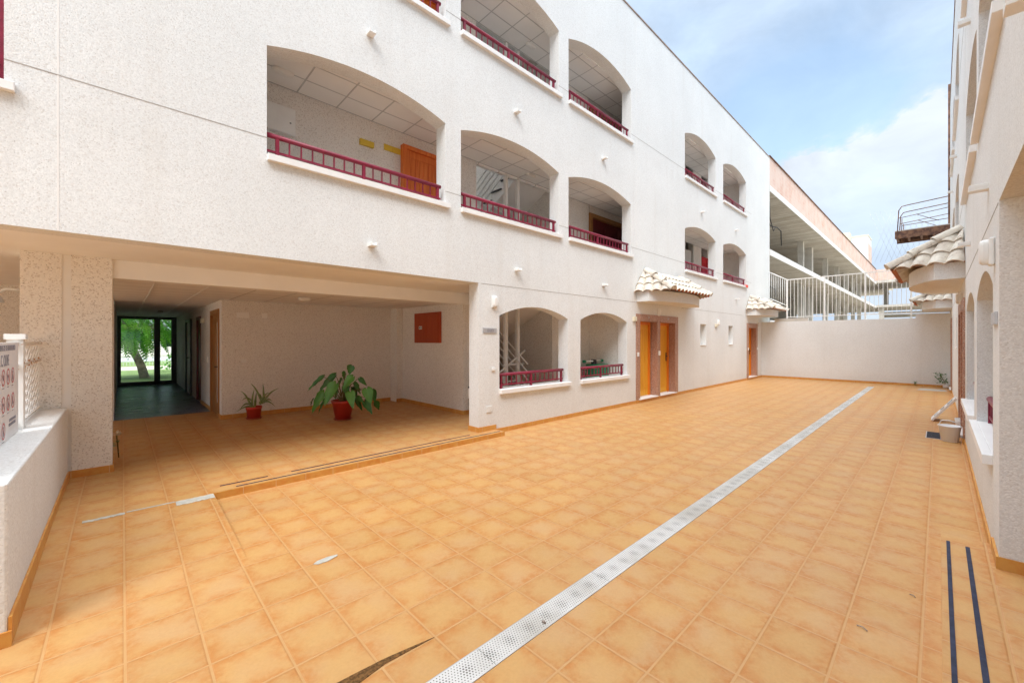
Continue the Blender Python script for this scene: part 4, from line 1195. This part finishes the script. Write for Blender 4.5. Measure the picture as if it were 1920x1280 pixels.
# ------------------------------------------------------------------ fittings on the left facade and in the passage
def bulkhead(x, y, z, label, group='oval wall lamps', side=-1, cat='lamp'):
    t = thing('wall_lamp', label, cat, (x, y, z), group)
    MB().box(x - 0.055, x + 0.055, min(y, y + side * 0.03), max(y, y + side * 0.03), z - 0.10, z + 0.10).build('base', 'whiteplastic', t, bevel=0.01)
    d = MB(); n = 20
    def ring(sx, sz, dd): return [(x + sx * math.copysign(abs(math.cos(q)) ** 0.55, math.cos(q)), y + side * dd, z + sz * math.copysign(abs(math.sin(q)) ** 0.55, math.sin(q))) for q in [2 * math.pi * k / n for k in range(n)]]
    rings = [ring(0.048, 0.092, 0.03), ring(0.047, 0.090, 0.055), ring(0.041, 0.082, 0.070), ring(0.03, 0.065, 0.076)]
    for A_, B_ in zip(rings, rings[1:]): d.add(A_ + B_, [(k, (k + 1) % n, n + (k + 1) % n, n + k) for k in range(n)], True)
    d.add(rings[-1], [tuple(range(n))])
    d.build('diffuser', 'whiteplastic', t)
    return t
bulkhead(4.57, YF - 0.001, 2.235, 'white oval lamp above the small grey ground floor name plate')
bulkhead(10.45, YF - 0.001, 2.33, 'white oval lamp over the pair of yellow doors')
bulkhead(14.72, YF - 0.001, 2.17, 'white oval lamp between the two slit windows')
bulkhead(19.25, YF - 0.001, 2.23, 'white oval lamp beside the farthest yellow door')
bulkhead(4.57, -0.279, 2.235, 'white oval lamp close up on the right building, above the metal plate', side=1)
bulkhead(10.45, -0.279, 2.30, 'white oval lamp under the near tiled canopy of the right building', side=1)


def plate(name, x0, x1, z0, z1, label, cat, mat='whiteplastic', y=YF, d=0.025, group=None, extra=None):
    o = MB().box(x0, x1, y - d, y - 0.001, z0, z1)
    if extra: extra(o)
    return tag(o.build(name, mat, loc=((x0 + x1) / 2, y, z0), bevel=0.004), label, cat, group)
sg = thing('name_plate', 'small grey metal plate reading BAJO beside the first ground floor arch', 'sign', (4.48, YF, 1.70))
MB().box(4.33, 4.63, YF - 0.012, YF - 0.001, 1.705, 1.79).build('plate', 'steel', sg)
text_mb('BAJO', 0.070, (4.49, YF - 0.0145, 1.748), '-y', 0.001, 'CENTER', 0.9).build('lettering', 'print', sg)
tag(MB().box(4.33, 4.63, -0.279, -0.265, 1.705, 1.79).build('name_plate', 'steel', loc=(4.48, -0.28, 1.705)), 'small metal plate seen edge-on on the right building below the near lamp', 'sign')
plate('bell_push', 4.52, 4.59, 1.07, 1.12, 'tiny white switch low on the stucco below the name plate', 'switch')
plate('cover_plate', 4.40, 4.52, 0.37, 0.48, 'square white cover plate near the foot of the first pillar', 'cover plate', 'wall', d=0.012)
plate('junction_box', 9.12, 9.26, 2.05, 2.16, 'cream junction box at the top left corner of the door surround', 'junction box', 'creamplastic', d=0.05)
plate('junction_box', 14.50, 14.62, 2.02, 2.12, 'cream junction box between the slit windows', 'junction box', 'creamplastic', d=0.05)
plate('intercom', 9.315, 9.375, 1.17, 1.27, 'white bell push left of the pair of yellow doors', 'bell push', y=YF - 0.022)
plate('intercom', 10.42, 10.50, 1.17, 1.29, 'white bell push on the pillar between the two yellow doors', 'bell push', y=YF - 0.022)
plate('intercom', 17.85, 17.91, 1.17, 1.27, 'white bell push left of the farthest yellow door', 'bell push', y=YF - 0.022)
plate('intercom', 19.03, 19.09, 1.17, 1.27, 'white bell push right of the farthest yellow door', 'bell push', y=YF - 0.022)
tag(text_mb('8', 0.10, (9.9, YF - 0.025, 2.165), '-y', 0.002, 'CENTER', 1.2).build('door_number', 'steel', loc=(9.9, YF, 2.16)), 'metal number over the left of the paired yellow doors', 'number')
tag(text_mb('10', 0.08, (11.0, YF - 0.025, 2.165), '-y', 0.002, 'CENTER', 1.2).build('door_number', 'steel', loc=(11.0, YF, 2.16)), 'metal number over the right of the paired yellow doors', 'number')
# passage back wall (Y = 9.49)
plate('blank_plate', 1.62, 1.83, 2.02, 2.13, 'larger blank white plate high on the passage back wall', 'cover plate', 'plaster', 9.49, 0.008)
plate('blank_plate', 2.05, 2.15, 2.03, 2.13, 'smaller blank white plate high on the passage back wall', 'cover plate', 'plaster', 9.49, 0.008)
plate('switch_plate', 1.69, 1.78, 1.14, 1.21, 'white switch above the aloe on the passage back wall', 'switch', 'whiteplastic', 9.49, 0.012)
# meter cupboard on the side wall X = 5.02
mc = thing('meter_cupboard', 'red-brown wooden meter cupboard high on the passage side wall', 'cupboard', (5.02, 8.0, 1.52))
MB().box(4.975, 5.018, 7.46, 8.53, 1.52, 2.20).build('frame', 'cupboard', mc, bevel=0.004)
MB().box(4.962, 4.974, 7.52, 7.99, 1.57, 2.15).build('door', 'cupboard', mc); MB().box(4.962, 4.974, 8.0, 8.47, 1.57, 2.15).build('door', 'cupboard', mc)
lt = MB().box(4.958, 4.9615, 8.17, 8.30, 1.83, 1.90).build('label_plate', 'whiteplastic', mc)
MB().box(4.955, 4.9575, 8.185, 8.22, 1.845, 1.885).box(4.955, 4.9575, 8.25, 8.285, 1.845, 1.885).build('symbol', 'black', lt)
# corridor fittings
tag(MB().box(1.355, 1.379, 11.15, 11.24, 1.10, 1.22).build('switch_plate', 'whiteplastic', loc=(1.37, 11.2, 1.1)), 'white switch on the dark corridor wall beside the brown door', 'switch')
tag(MB().box(1.32, 1.379, 11.75, 11.95, 1.98, 2.08).build('emergency_light', 'creamplastic', loc=(1.37, 11.85, 2.0)), 'small cream emergency light on the dark corridor wall', 'lamp')


def ceiling_lamp(x, y, z, label, L=0.26):
    mb = MB(); n = 16
    for sgn, zz, rr in ((1, z, 1.0), (1, z - 0.035, 0.95), (1, z - 0.055, 0.7)): pass
    prof = [(1.0, z - 0.001), (1.0, z - 0.03), (0.9, z - 0.05), (0.5, z - 0.065)]
    rings = [[(x + L / 2 * f * math.copysign(abs(math.cos(t)) ** 0.6, math.cos(t)), y + 0.055 * f * math.copysign(abs(math.sin(t)) ** 0.6, math.sin(t)), zz) for t in [2 * math.pi * k / n for k in range(n)]] for f, zz in prof]
    for a, b in zip(rings, rings[1:]): mb.add(a + b, [(k, (k + 1) % n, n + (k + 1) % n, n + k) for k in range(n)], True)
    mb.add(rings[-1], [tuple(range(n))]); mb.add(rings[0], [tuple(range(n))])
    return tag(mb.build('ceiling_lamp', 'whiteplastic', loc=(x, y, z)), label, 'lamp', 'oval ceiling lamps')
ceiling_lamp(1.54, 5.99, 5.149, 'oval ceiling lamp in the widest middle-floor arch, near the cupboard')
ceiling_lamp(6.36, 6.07, 5.149, 'oval ceiling lamp in front of the stairs on the middle floor')
ceiling_lamp(6.38, 6.09, 7.949, 'oval ceiling lamp in the top floor gallery')
ceiling_lamp(2.41, 8.0, 2.359, 'oval ceiling lamp in the ground floor passage', 0.2)
tag(MB().lathe([(0.05, 2.359), (0.05, 2.33), (0.03, 2.315)], 0.75, 14.5).build('smoke_detector', 'whiteplastic', loc=(0.75, 14.5, 2.33)), 'small white detector on the dark corridor ceiling', 'detector')
# gallery wall things
mbx = thing('meter_box', 'white metal cabinet on the middle gallery wall behind the wide arch', 'cabinet', (1.4, 6.4, 4.49))
MB().box(0.95, 1.79, 6.33, 6.399, 4.49, 4.86).build('body', 'whitepaint', mbx, bevel=0.004); MB().lathe([(0.012, 0), (0.012, 0.01)], 0, 0, 8).build('lock', 'black', mbx, loc=(1.72, 6.32, 4.64), world=False)
plate('emergency_light', 2.74, 2.97, 4.71, 4.80, 'yellow emergency light beside the tall door on the middle gallery', 'lamp', 'yellow', 6.4, 0.05)
ts = thing('tile_sign', 'two yellow tiles above left of the orange door on the middle gallery', 'sign', (3.3, 6.4, 4.75))
MB().box(3.16, 3.305, 6.385, 6.399, 4.76, 4.86).build('tile', 'yellow', ts); MB().box(3.31, 3.455, 6.385, 6.399, 4.76, 4.86).build('tile', 'yellow', ts)
plate('switch_plate', 8.42, 8.52, 1.06, 1.14, 'small switch on the brown wall inside the second ground floor arch', 'switch', 'plaster', 6.4, 0.01)
tag(MB().box(17.55, 17.72, YF - 0.075, YF + 0.16, 3.688, 3.72).box(17.50, 17.72, YF - 0.078, YF - 0.06, 3.62, 3.70).build('red_cloth', 'redcloth', loc=(17.6, YF, 3.69)), 'bright red cloth left on the sill of the last middle-floor arch', 'cloth')
# ping-pong-like trolley: long tube with green ends over a green box behind the second ground-floor arch
gt = thing('cleaning_trolley', 'green cleaning trolley with a white bar behind the second ground floor rail', 'trolley', (8.7, 5.95, 0.07))
MB().box(8.45, 9.0 - 0.12, 5.75, 6.15, 0.25, 0.98).build('bin', 'green', gt, bevel=0.02)
MB().tube([(8.15, 5.95, 1.06), (8.85, 5.95, 1.06)], 0.022).build('handle_bar', 'whiteplastic', gt)
MB().tube([(8.08, 5.95, 1.06), (8.16, 5.95, 1.06)], 0.035).build('grip', 'green', gt); MB().tube([(8.82, 5.95, 1.06), (8.90, 5.95, 1.06)], 0.035).build('grip', 'green', gt)
MB().box(8.47, 8.56, 5.9, 6.0, 0.98, 1.10).build('clamp', 'black', gt)
for x in (8.5, 8.83):
    for y in (5.8, 6.1): MB().tube([(x, y, 0.25), (x, y, 0.10)], 0.012).tube([(x, y - 0.015, 0.11), (x, y + 0.015, 0.11)], 0.038, 12).build('wheel', 'black', gt)

# lamp in the neighbouring passage, far left
sp = thing('spotlight', 'grey bell-shaped spotlight on a short arm left of the column', 'lamp', (-0.77, 7.0, 2.12))
MB().tube([(-0.771, 6.95, 2.13), (-0.90, 6.9, 2.14), (-0.96, 6.88, 2.09)], 0.013).build('arm', 'whitepaint', sp)
MB().lathe([(0.085, -0.05), (0.07, 0.0), (0.035, 0.05), (0.015, 0.06)], 0, 0, 16).build('shade', 'steel', sp, loc=(-0.985, 6.87, 2.04), world=False)

# ------------------------------------------------------------------ potted plants
RV = Vector((0.723, -0.691, 0)); DV = Vector((0.691, 0.723, 0))


def pot(t, c, rt, rb, h, mat='pot', z=0.07):
    x, y = c
    MB().lathe([(rb, z + 0.015), (rt * 0.94, z + h - 0.05), (rt, z + h - 0.045), (rt * 1.02, z + h), (rt * 0.93, z + h), (rt * 0.9, z + h - 0.05)], x, y, 32).build('pot', mat, t)
    MB().lathe([(rb * 1.05, z + 0.001), (rb * 1.28, z + 0.03), (rb * 1.22, z + 0.03), (rb * 1.0, z + 0.008)], x, y, 32).build('saucer', 'saucer', t)
    MB().lathe([(rt * 0.9, z + h - 0.055), (rt * 0.88, z + h - 0.045), (0.01, z + h - 0.03)], x, y, 20).build('soil', 'soil', t)


def heart_leaf(base, tip, wid, nrm, curl=0.12):
    """heart-shaped blade from base to tip, folded along its midrib and drooping"""
    base, tip = Vector(base), Vector(tip); ax = tip - base; L = ax.length; d = ax / L
    side = d.cross(nrm).normalized(); n = side.cross(d).normalized()
    prof = [(-0.10, 0.0, 0.28), (-0.13, 0.22, 0.40), (0.0, 0.0, 0.86), (0.12, 0, 1.0), (0.28, 0, 0.97), (0.45, 0, 0.80), (0.62, 0, 0.58), (0.78, 0, 0.36), (0.90, 0, 0.17), (1.0, 0, 0.0)]
    rows = []
    for t, a, w_ in [(p[0], p[1], p[2]) for p in prof]:
        mid = base + d * L * max(t, 0.0 if a == 0 and t < 0 else t) - n * curl * L * (t * t) + n * 0.02
        hw = wid / 2 * w_
        wav = 0.012 * math.sin(t * 19)
        l = mid + side * hw + n * (hw * 0.35 + wav) if w_ > 0 else mid
        r_ = mid - side * hw + n * (hw * 0.35 - wav) if w_ > 0 else mid
        l2 = mid + side * hw * 0.5 + n * hw * 0.12; r2 = mid - side * hw * 0.5 + n * hw * 0.12
        if t < 0: mid = base + d * L * 0.02
        rows.append([l, l2, mid, r2, r_])
    vs = [p for row in rows for p in row]; fs = []
    for i in range(len(rows) - 1):
        for k in range(4): fs.append((i * 5 + k, i * 5 + k + 1, (i + 1) * 5 + k + 1, (i + 1) * 5 + k))
    return MB().add(vs, fs, True)


pc = Vector((3.05, 7.86, 0))
pp = thing('potted_plant', 'large-leaved green philodendron in a red pot on the passage floor', 'potted plant', (pc.x, pc.y, 0.07))
pot(pp, (pc.x, pc.y), 0.205, 0.135, 0.375)
def im(zx, zy, dep=0.0):
    """point near the plant: zx, zy measured in the plant's own front view, dep metres farther away"""
    d = 7.78 + dep
    r_ = ((440 + zx / 6.4) - 960) / 765 * d; z = 1.6 - ((660 + zy / 6.4) - 636) / 765 * d
    return DV * d + RV * r_ + Vector((0, 0, z))
LV = [((1070, 300), (850, 475), 62, -.1), ((1210, 285), (985, 485), 95, .15), ((1220, 390), (1062, 655), 150, -.3), ((1075, 495), (905, 745), 120, .1), ((1110, 570), (985, 742), 70, .35),
      ((1330, 235), (1318, 345), 62, .2), ((1415, 165), (1375, 272), 100, .0), ((1425, 305), (1285, 465), 115, -.25), ((1395, 485), (1422, 685), 110, -.35), ((1503, 315), (1590, 405), 62, .1),
      ((1432, 375), (1515, 505), 70, .3), ((1590, 445), (1640, 625), 125, -.2), ((1655, 455), (1688, 610), 85, .1), ((1560, 595), (1655, 745), 95, -.1), ((1690, 590), (1732, 695), 75, .25),
      ((1345, 400), (1350, 530), 90, -.05), ((1465, 560), (1535, 710), 62, .3), ((955, 570), (912, 655), 45, .4), ((1250, 450), (1200, 580), 70, .4), ((1475, 545), (1560, 620), 60, -.2),
      ((1300, 330), (1240, 420), 70, .45), ((1420, 420), (1470, 560), 70, .45)]
top = Vector((pc.x, pc.y, 0.42))
for i, (b, t_, wd, dp) in enumerate(LV):
    B0, T0 = im(*b, dp * 0.8), im(*t_, dp * 1.15)
    view = -DV * 0.75 + Vector((random.uniform(-.25, .25), random.uniform(-.25, .25), 0.62))
    heart_leaf(B0, T0, wd / 6.4 * 7.78 / 765, view.normalized()).build('leaf', 'leafB' if i in (2, 3, 8, 11, 7) else 'leafA', pp)
    mid = (top + B0) / 2 + Vector((0, 0, 0.10)); st0 = top + Vector((random.uniform(-.04, .04), random.uniform(-.04, .04), 0.0))
    MB().tube([st0, st0.lerp(mid, 0.5) + Vector((0, 0, 0.03)), mid, mid.lerp(B0, 0.6) + Vector((0, 0, 0.02)), B0], [0.010, 0.008, 0.007, 0.006, 0.005], 6).build('stem', 'stem', pp)
MB().tube([top - Vector((0, 0, 0.05)), top + Vector((0.02, 0.0, 0.12)), top + Vector((0.0, 0.03, 0.25))], [0.03, 0.025, 0.015], 8).build('trunk', 'stem', pp)

ac = Vector((1.84, 9.12, 0))
ap = thing('potted_plant', 'spiky aloe in a small red pot against the passage back wall', 'potted plant', (ac.x, ac.y, 0.07))
pot(ap, (ac.x, ac.y), 0.135, 0.11, 0.24)
def im2(zx, zy, dep=0.0):
    d = 7.86 + dep
    r_ = ((440 + zx / 6.4) - 960) / 765 * d; z = 1.6 - ((660 + zy / 6.4) - 636) / 765 * d
    return DV * d + RV * r_ + Vector((0, 0, z))
for (tx, ty, bx, by, dp) in [(70, 465, 190, 610, -.05), (190, 372, 320, 560, 0), (340, 378, 352, 560, .03), (535, 430, 330, 590, -.1), (236, 450, 205, 620, 0), (420, 482, 300, 600, -.12), (88, 580, 200, 560, .02), (20, 716, 240, 640, -.22),
                             (490, 655, 340, 580, -.15), (68, 680, 190, 610, -.18), (455, 592, 360, 580, 0), (268, 480, 245, 620, .04), (300, 500, 330, 600, .02), (250, 560, 240, 640, -.14)]:
    a = im2(bx, by, dp * 0.3); b = im2(tx, ty, dp); base = a + Vector((0, 0, -0.03))
    lm = MB(); n = 7; d = (b - a); sidev = d.cross(DV).normalized(); nn = DV * -1
    rows = []
    for i in range(n + 1):
        t = i / n; p = base.lerp(b, t) + Vector((0, 0, 0.05 * math.sin(math.pi * t)))
        wv = 0.024 * (1 - t) ** 0.8 + 0.001
        rows += [p + sidev * wv, p + nn * wv * 0.25 * -1, p - sidev * wv, p + nn * wv * 0.7]
    lm.add(rows, [(i * 4 + k, i * 4 + (k + 1) % 4, (i + 1) * 4 + (k + 1) % 4, (i + 1) * 4 + k) for i in range(n) for k in range(4)], True)
    lm.build('leaf', 'aloe', ap)

fl = thing('potted_flower', 'white flower peeping out from behind the column foot', 'flower', (-0.05, 7.35, 0.07))
MB().tube([(-0.03, 7.35, 0.07), (-0.04, 7.35, 0.25), (-0.05, 7.33, 0.36)], 0.008, 6).build('stem', 'stem', fl)
hd = MB()
for i in range(26):
    a, e = random.uniform(0, 6.28), random.uniform(-0.3, 1.4); c = Vector((-0.045, 7.33, 0.37)); d = Vector((math.cos(a) * math.cos(e), math.sin(a) * math.cos(e), math.sin(e)))
    s_ = d.cross(Vector((0.3, 0.2, 1))).normalized() * 0.018
    hd.add([c, c + d * 0.035 + s_, c + d * 0.06, c + d * 0.035 - s_], [(0, 1, 2, 3)])
hd.build('blossom', 'flower', fl)
lv = MB()
for i in range(10):
    a = random.uniform(0, 6.28); z = random.uniform(0.12, 0.3); c = Vector((-0.035, 7.35, z)); d = Vector((math.cos(a), math.sin(a), 0.3)); s_ = d.cross(Vector((0, 0, 1))).normalized() * 0.02
    lv.add([c, c + d * 0.04 + s_, c + d * 0.09, c + d * 0.04 - s_], [(0, 1, 2, 3)])
lv.build('leaf', 'leafA', fl)

# ------------------------------------------------------------------ things along the right wall
bk = thing('bucket', 'translucent white plastic bucket with a raised handle by the right wall', 'bucket', (9.4, -0.12, 0))
MB().lathe([(0.095, 0.003), (0.125, 0.235), (0.132, 0.235), (0.132, 0.25), (0.12, 0.25), (0.09, 0.02)], 9.4, -0.12, 24).build('body', 'bucket', bk)
MB().tube([(9.4 , -0.12 - 0.13, 0.235), (9.36, -0.21, 0.30), (9.33, -0.12, 0.335), (9.36, -0.03, 0.325), (9.4, 0.005, 0.24)], 0.007, 6).build('handle', 'whiteplastic', bk)
cv = thing('floor_grid', 'small black drain grid let into the tiles beside the bucket', 'drain cover', (9.8, 0.06, 0))
MB().box(9.46, 10.12, -0.03, 0.15, 0.0005, 0.004).build('frame', 'steel', cv)
gg = MB()
for i in range(16): gg.box(9.49 + i * 0.038, 9.516 + i * 0.038, -0.015, 0.135, 0.004, 0.009)
gg.build('grid', 'cover', cv)
MB().box(9.48, 10.10, -0.018, 0.138, 0.004, 0.0055).build('pit', 'black', cv)
lp = thing('leaning_panel', 'white slotted plastic panel leaning against the right wall', 'panel', (11.6, -0.1, 0))
def lean(a, b, w0, w1, th0=0.0, th1=0.03):
    base, tp = Vector((0, 0.08, 0.005)), Vector((0, -0.245, 0.46)); d = (tp - base); nn = Vector((0, d.z, -d.y)).normalized()
    vs = []
    for x in (w0, w1):
        for s_ in (a, b):
            for th in (th0, th1): vs.append(Vector((x, 0, 0)) + base + d * s_ + nn * th)
    return vs, [(0, 1, 3, 2), (4, 6, 7, 5), (0, 4, 5, 1), (2, 3, 7, 6), (0, 2, 6, 4), (1, 5, 7, 3)]
pm = MB(); pm.add(*lean(0, 1, 11.45, 11.50)); pm.add(*lean(0, 1, 11.85, 11.90))
for a, b in ((0, .1), (.28, .38), (.56, .66), (.9, 1)): pm.add(*lean(a, b, 11.50, 11.85))
pm.build('frame', 'whiteplastic', lp)
pm = MB(); pm.add(*lean(.1, .28, 11.50, 11.85, 0.01, 0.015)); pm.add(*lean(.66, .9, 11.50, 11.85, 0.01, 0.015)); pm.build('slot', 'steel', lp)
jg = thing('plastic_cup', 'small white plastic pot on the doorstep of the right building', 'pot', (10.45, -0.22, 0))
MB().lathe([(0.04, 0.10), (0.055, 0.24), (0.048, 0.24), (0.036, 0.11)], 10.45, -0.255 + 0.01, 16).build('body', 'whiteplastic', jg)
sh = thing('potted_shrub', 'small dark green plant in a white pot in the far right corner', 'potted plant', (19.4, -0.12, 0))
MB().lathe([(0.06, 0.0), (0.08, 0.15), (0.07, 0.15), (0.05, 0.13)], 19.4, -0.16, 16).build('pot', 'whiteplastic', sh)
lv = MB()
for i in range(90):
    a, r_, z = random.uniform(0, 6.28), random.uniform(0, 0.20), random.uniform(0.15, 0.48); c = Vector((19.4 + r_ * math.cos(a), -0.05 + r_ * math.sin(a) * 0.9, z))
    d = Vector((random.uniform(-1, 1), random.uniform(-1, 1), random.uniform(-.3, 1))).normalized(); s_ = d.cross(Vector((0.2, 0.1, 1))).normalized() * 0.025
    lv.add([c, c + d * 0.04 + s_, c + d * 0.09, c + d * 0.04 - s_], [(0, 1, 2, 3)])
lv.build('foliage', 'leafA', sh)
MB().tube([(19.4, -0.16, 0.12), (19.39, -0.1, 0.3), (19.42, -0.02, 0.42)], 0.008, 6).build('stem', 'stem', sh)
wd_ = thing('weed', 'tiny weed sprouting at the foot of the far wall', 'weed', (19.68, 0.55, 0))
lv = MB()
for i in range(24):
    a = random.uniform(0, 6.28); c = Vector((19.68, 0.55, random.uniform(0.01, 0.14))); d = Vector((math.cos(a) * .6, math.sin(a), 0.7)).normalized(); s_ = d.cross(Vector((0, 0.1, 1))).normalized() * 0.012
    lv.add([c, c + d * 0.03 + s_, c + d * 0.07, c + d * 0.03 - s_], [(0, 1, 2, 3)])
lv.build('foliage', 'leafA', wd_)
flat_patch(rag(18.2, 18.9, -0.15, 0.45, 0.05, 8), 'floor_stain', 'faint grey damp stain on the tiles before the far right corner', 'stain', 'cement', 0.001)

# small litter on the tiles
for k, (x, y, a, L, lb) in enumerate([(2.95, 0.27, 0.9, 0.05, 'thin dry twig on the tiles near the bottom right'), (3.55, 0.10, 0.7, 0.03, 'tiny dry twig left of the blue tapes'), (1.72, 1.53, 1.3, 0.018, 'small brown pebble lying on the white drain')]):
    z = 0.006
    o = MB().tube([(x, y, z), (x + L * math.cos(a) / 2, y + L * math.sin(a) / 2, z + 0.004), (x + L * math.cos(a + .3), y + L * math.sin(a + .3), z)], 0.003 if k < 2 else 0.008, 5).build('twig' if k < 2 else 'pebble', 'bark', loc=(x, y, z))
    tag(o, lb, 'twig' if k < 2 else 'pebble')

# ------------------------------------------------------------------ outside the glass door: tree, fence, shrubs
tr = thing('tree', 'leafy tree with a leaning pale trunk outside the glass door', 'tree', (0.66, 23.0, 0))
MB().tube([(0.70, 23.0, -0.05), (0.58, 23.0, 0.5), (0.42, 23.0, 0.95), (0.26, 23.0, 1.35), (0.22, 23.0, 1.7)], [0.165, 0.14, 0.13, 0.15, 0.2], 12).build('trunk', 'bark', tr)
br = MB()
limbs = []
for i in range(9):
    a = i * 0.7 + 0.3; e = Vector((0.22 + math.cos(a) * 1.5, 23.0 + math.sin(a) * 1.4, 2.5 + 0.35 * math.sin(i * 2.1)))
    s0 = Vector((0.24, 23.0, 1.55)); m_ = s0.lerp(e, 0.5) + Vector((0, 0, 0.2)); br.tube([s0, m_, e], [0.09, 0.05, 0.02], 6); limbs.append(e)
br.build('branches', 'bark', tr)
crA, crB = MB(), MB()
for i in range(620):
    while True:
        p = Vector((random.uniform(-1, 1), random.uniform(-1, 1), random.uniform(-1, 1)))
        if 0.35 < p.length < 1.0: break
    c = Vector((0.35 + p.x * 2.6, 23.0 + p.y * 2.1, 2.75 + p.z * 1.45))
    if c.z < 1.5: c.z = 1.5 + random.uniform(0, .5)
    out = Vector((p.x, p.y, p.z * 0.4 - 0.25)).normalized(); rd = out.cross(Vector((0, 0, 1))).normalized()
    tgt = crA if random.random() < 0.55 else crB
    L = random.uniform(0.45, 0.7)
    for k in range(10):               # one frond: leaflets either side of a drooping stalk
        t = k / 9; q = c + out * L * t - Vector((0, 0, 0.28 * t * t))
        for sg_ in (-1, 1):
            ln = 0.15 * math.sin(math.pi * (0.15 + 0.8 * t)); tipp = q + rd * sg_ * ln + out * 0.05 - Vector((0, 0, 0.03))
            w_ = out * 0.036
            tgt.add([q - w_, q + w_, tipp + w_ * .6, tipp - w_ * .6], [(0, 1, 2, 3)])
cr = crA.build('crown', 'treeleafA', tr); crB.build('foliage', 'treeleafB', cr)
of = thing('street_fence', 'pale bar fence far across the grass outside the glass door', 'fence', (0, 34.5, 0))
MB().box(-4, 7, 34.48, 34.52, 1.25, 1.31).build('top_rail', 'whitepaint', of); MB().box(-4, 7, 34.48, 34.52, 0.2, 0.26).build('bottom_rail', 'whitepaint', of)
for i in range(74): MB().box(-4 + i * 0.15, -3.975 + i * 0.15, 34.49, 34.51, -0.02, 1.25).build('bar', 'whitepaint', of)
bs = thing('bollard', 'pair of thin dark posts in the grass outside the glass door', 'post', (-0.45, 22.0, 0))
MB().tube([(-0.52, 22.0, -0.03), (-0.52, 22.0, 1.12)], 0.02).build('post', 'alu', bs); MB().tube([(-0.38, 22.0, -0.03), (-0.38, 22.0, 1.12)], 0.02).build('post', 'alu', bs)
hb = thing('hanging_banner', 'dark blue board on posts behind the tree outside the glass door', 'sign', (1.6, 25.5, 0))
MB().box(1.35, 2.6, 25.5, 25.56, 1.25, 1.98).build('panel', 'bluebin', hb); MB().tube([(2.5, 25.6, -0.03), (2.5, 25.6, 1.9)], 0.03).build('post', 'alu', hb)
def bush(x, y, r_, label, h=0.8):
    t = thing('bush', label, 'bush', (x, y, 0), 'bushes in the rough grass')
    MB().tube([(x, y, -0.03), (x, y, h * 0.5)], 0.02).build('stem', 'stem', t)
    f = MB()
    for i in range(260):
        a, q = random.uniform(0, 6.28), random.random() ** .5; z = random.random() * h
        c = Vector((x + r_ * q * math.cos(a) * (1 - z / h * .4), y + r_ * q * math.sin(a) * (1 - z / h * .4), z)); d = Vector((random.uniform(-1, 1), random.uniform(-1, 1), random.uniform(0, 1.5))).normalized(); s_ = d.cross(Vector((0.3, 0.1, 1))).normalized() * 0.04
        f.add([c, c + d * 0.08 + s_, c + d * 0.18, c + d * 0.08 - s_], [(0, 1, 2, 3)])
    f.build('foliage', 'treeleafB', t)
bush(2.1, 27.0, 0.8, 'round green bush right of the tree trunk outside the glass door')
bush(-1.4, 26.5, 0.6, 'low green bush left of the thin posts outside the glass door', 0.6)
for i in range(5):
    x = -16 + i * 8 + random.uniform(-1, 1); y = 60 + random.uniform(-4, 4)
    t = thing('tree', ['far tree farthest left beyond the street', 'far tree second from left beyond the street', 'far tree behind the glass door tree', 'far tree second from right beyond the street', 'far tree farthest right beyond the street'][i], 'tree', (x, y, 0), 'far trees beyond the street')
    MB().tube([(x, y, -0.2), (x, y, 3)], [0.25, 0.15]).build('trunk', 'bark', t)
    f = MB()
    for k in range(500):
        p = Vector((random.gauss(0, 1), random.gauss(0, 1), random.gauss(0, 1))).normalized() * random.random() ** .4
        c = Vector((x, y, 4.2)) + Vector((p.x * 3, p.y * 3, p.z * 2.2)); d = Vector((random.uniform(-1, 1), random.uniform(-1, 1), random.uniform(-1, 1))).normalized(); s_ = d.cross(Vector((0.3, 0.1, 1))).normalized() * 0.2
        f.add([c, c + d * 0.3 + s_, c + d * 0.6, c + d * 0.3 - s_], [(0, 1, 2, 3)])
    f.build('crown', 'treeleafB', t)
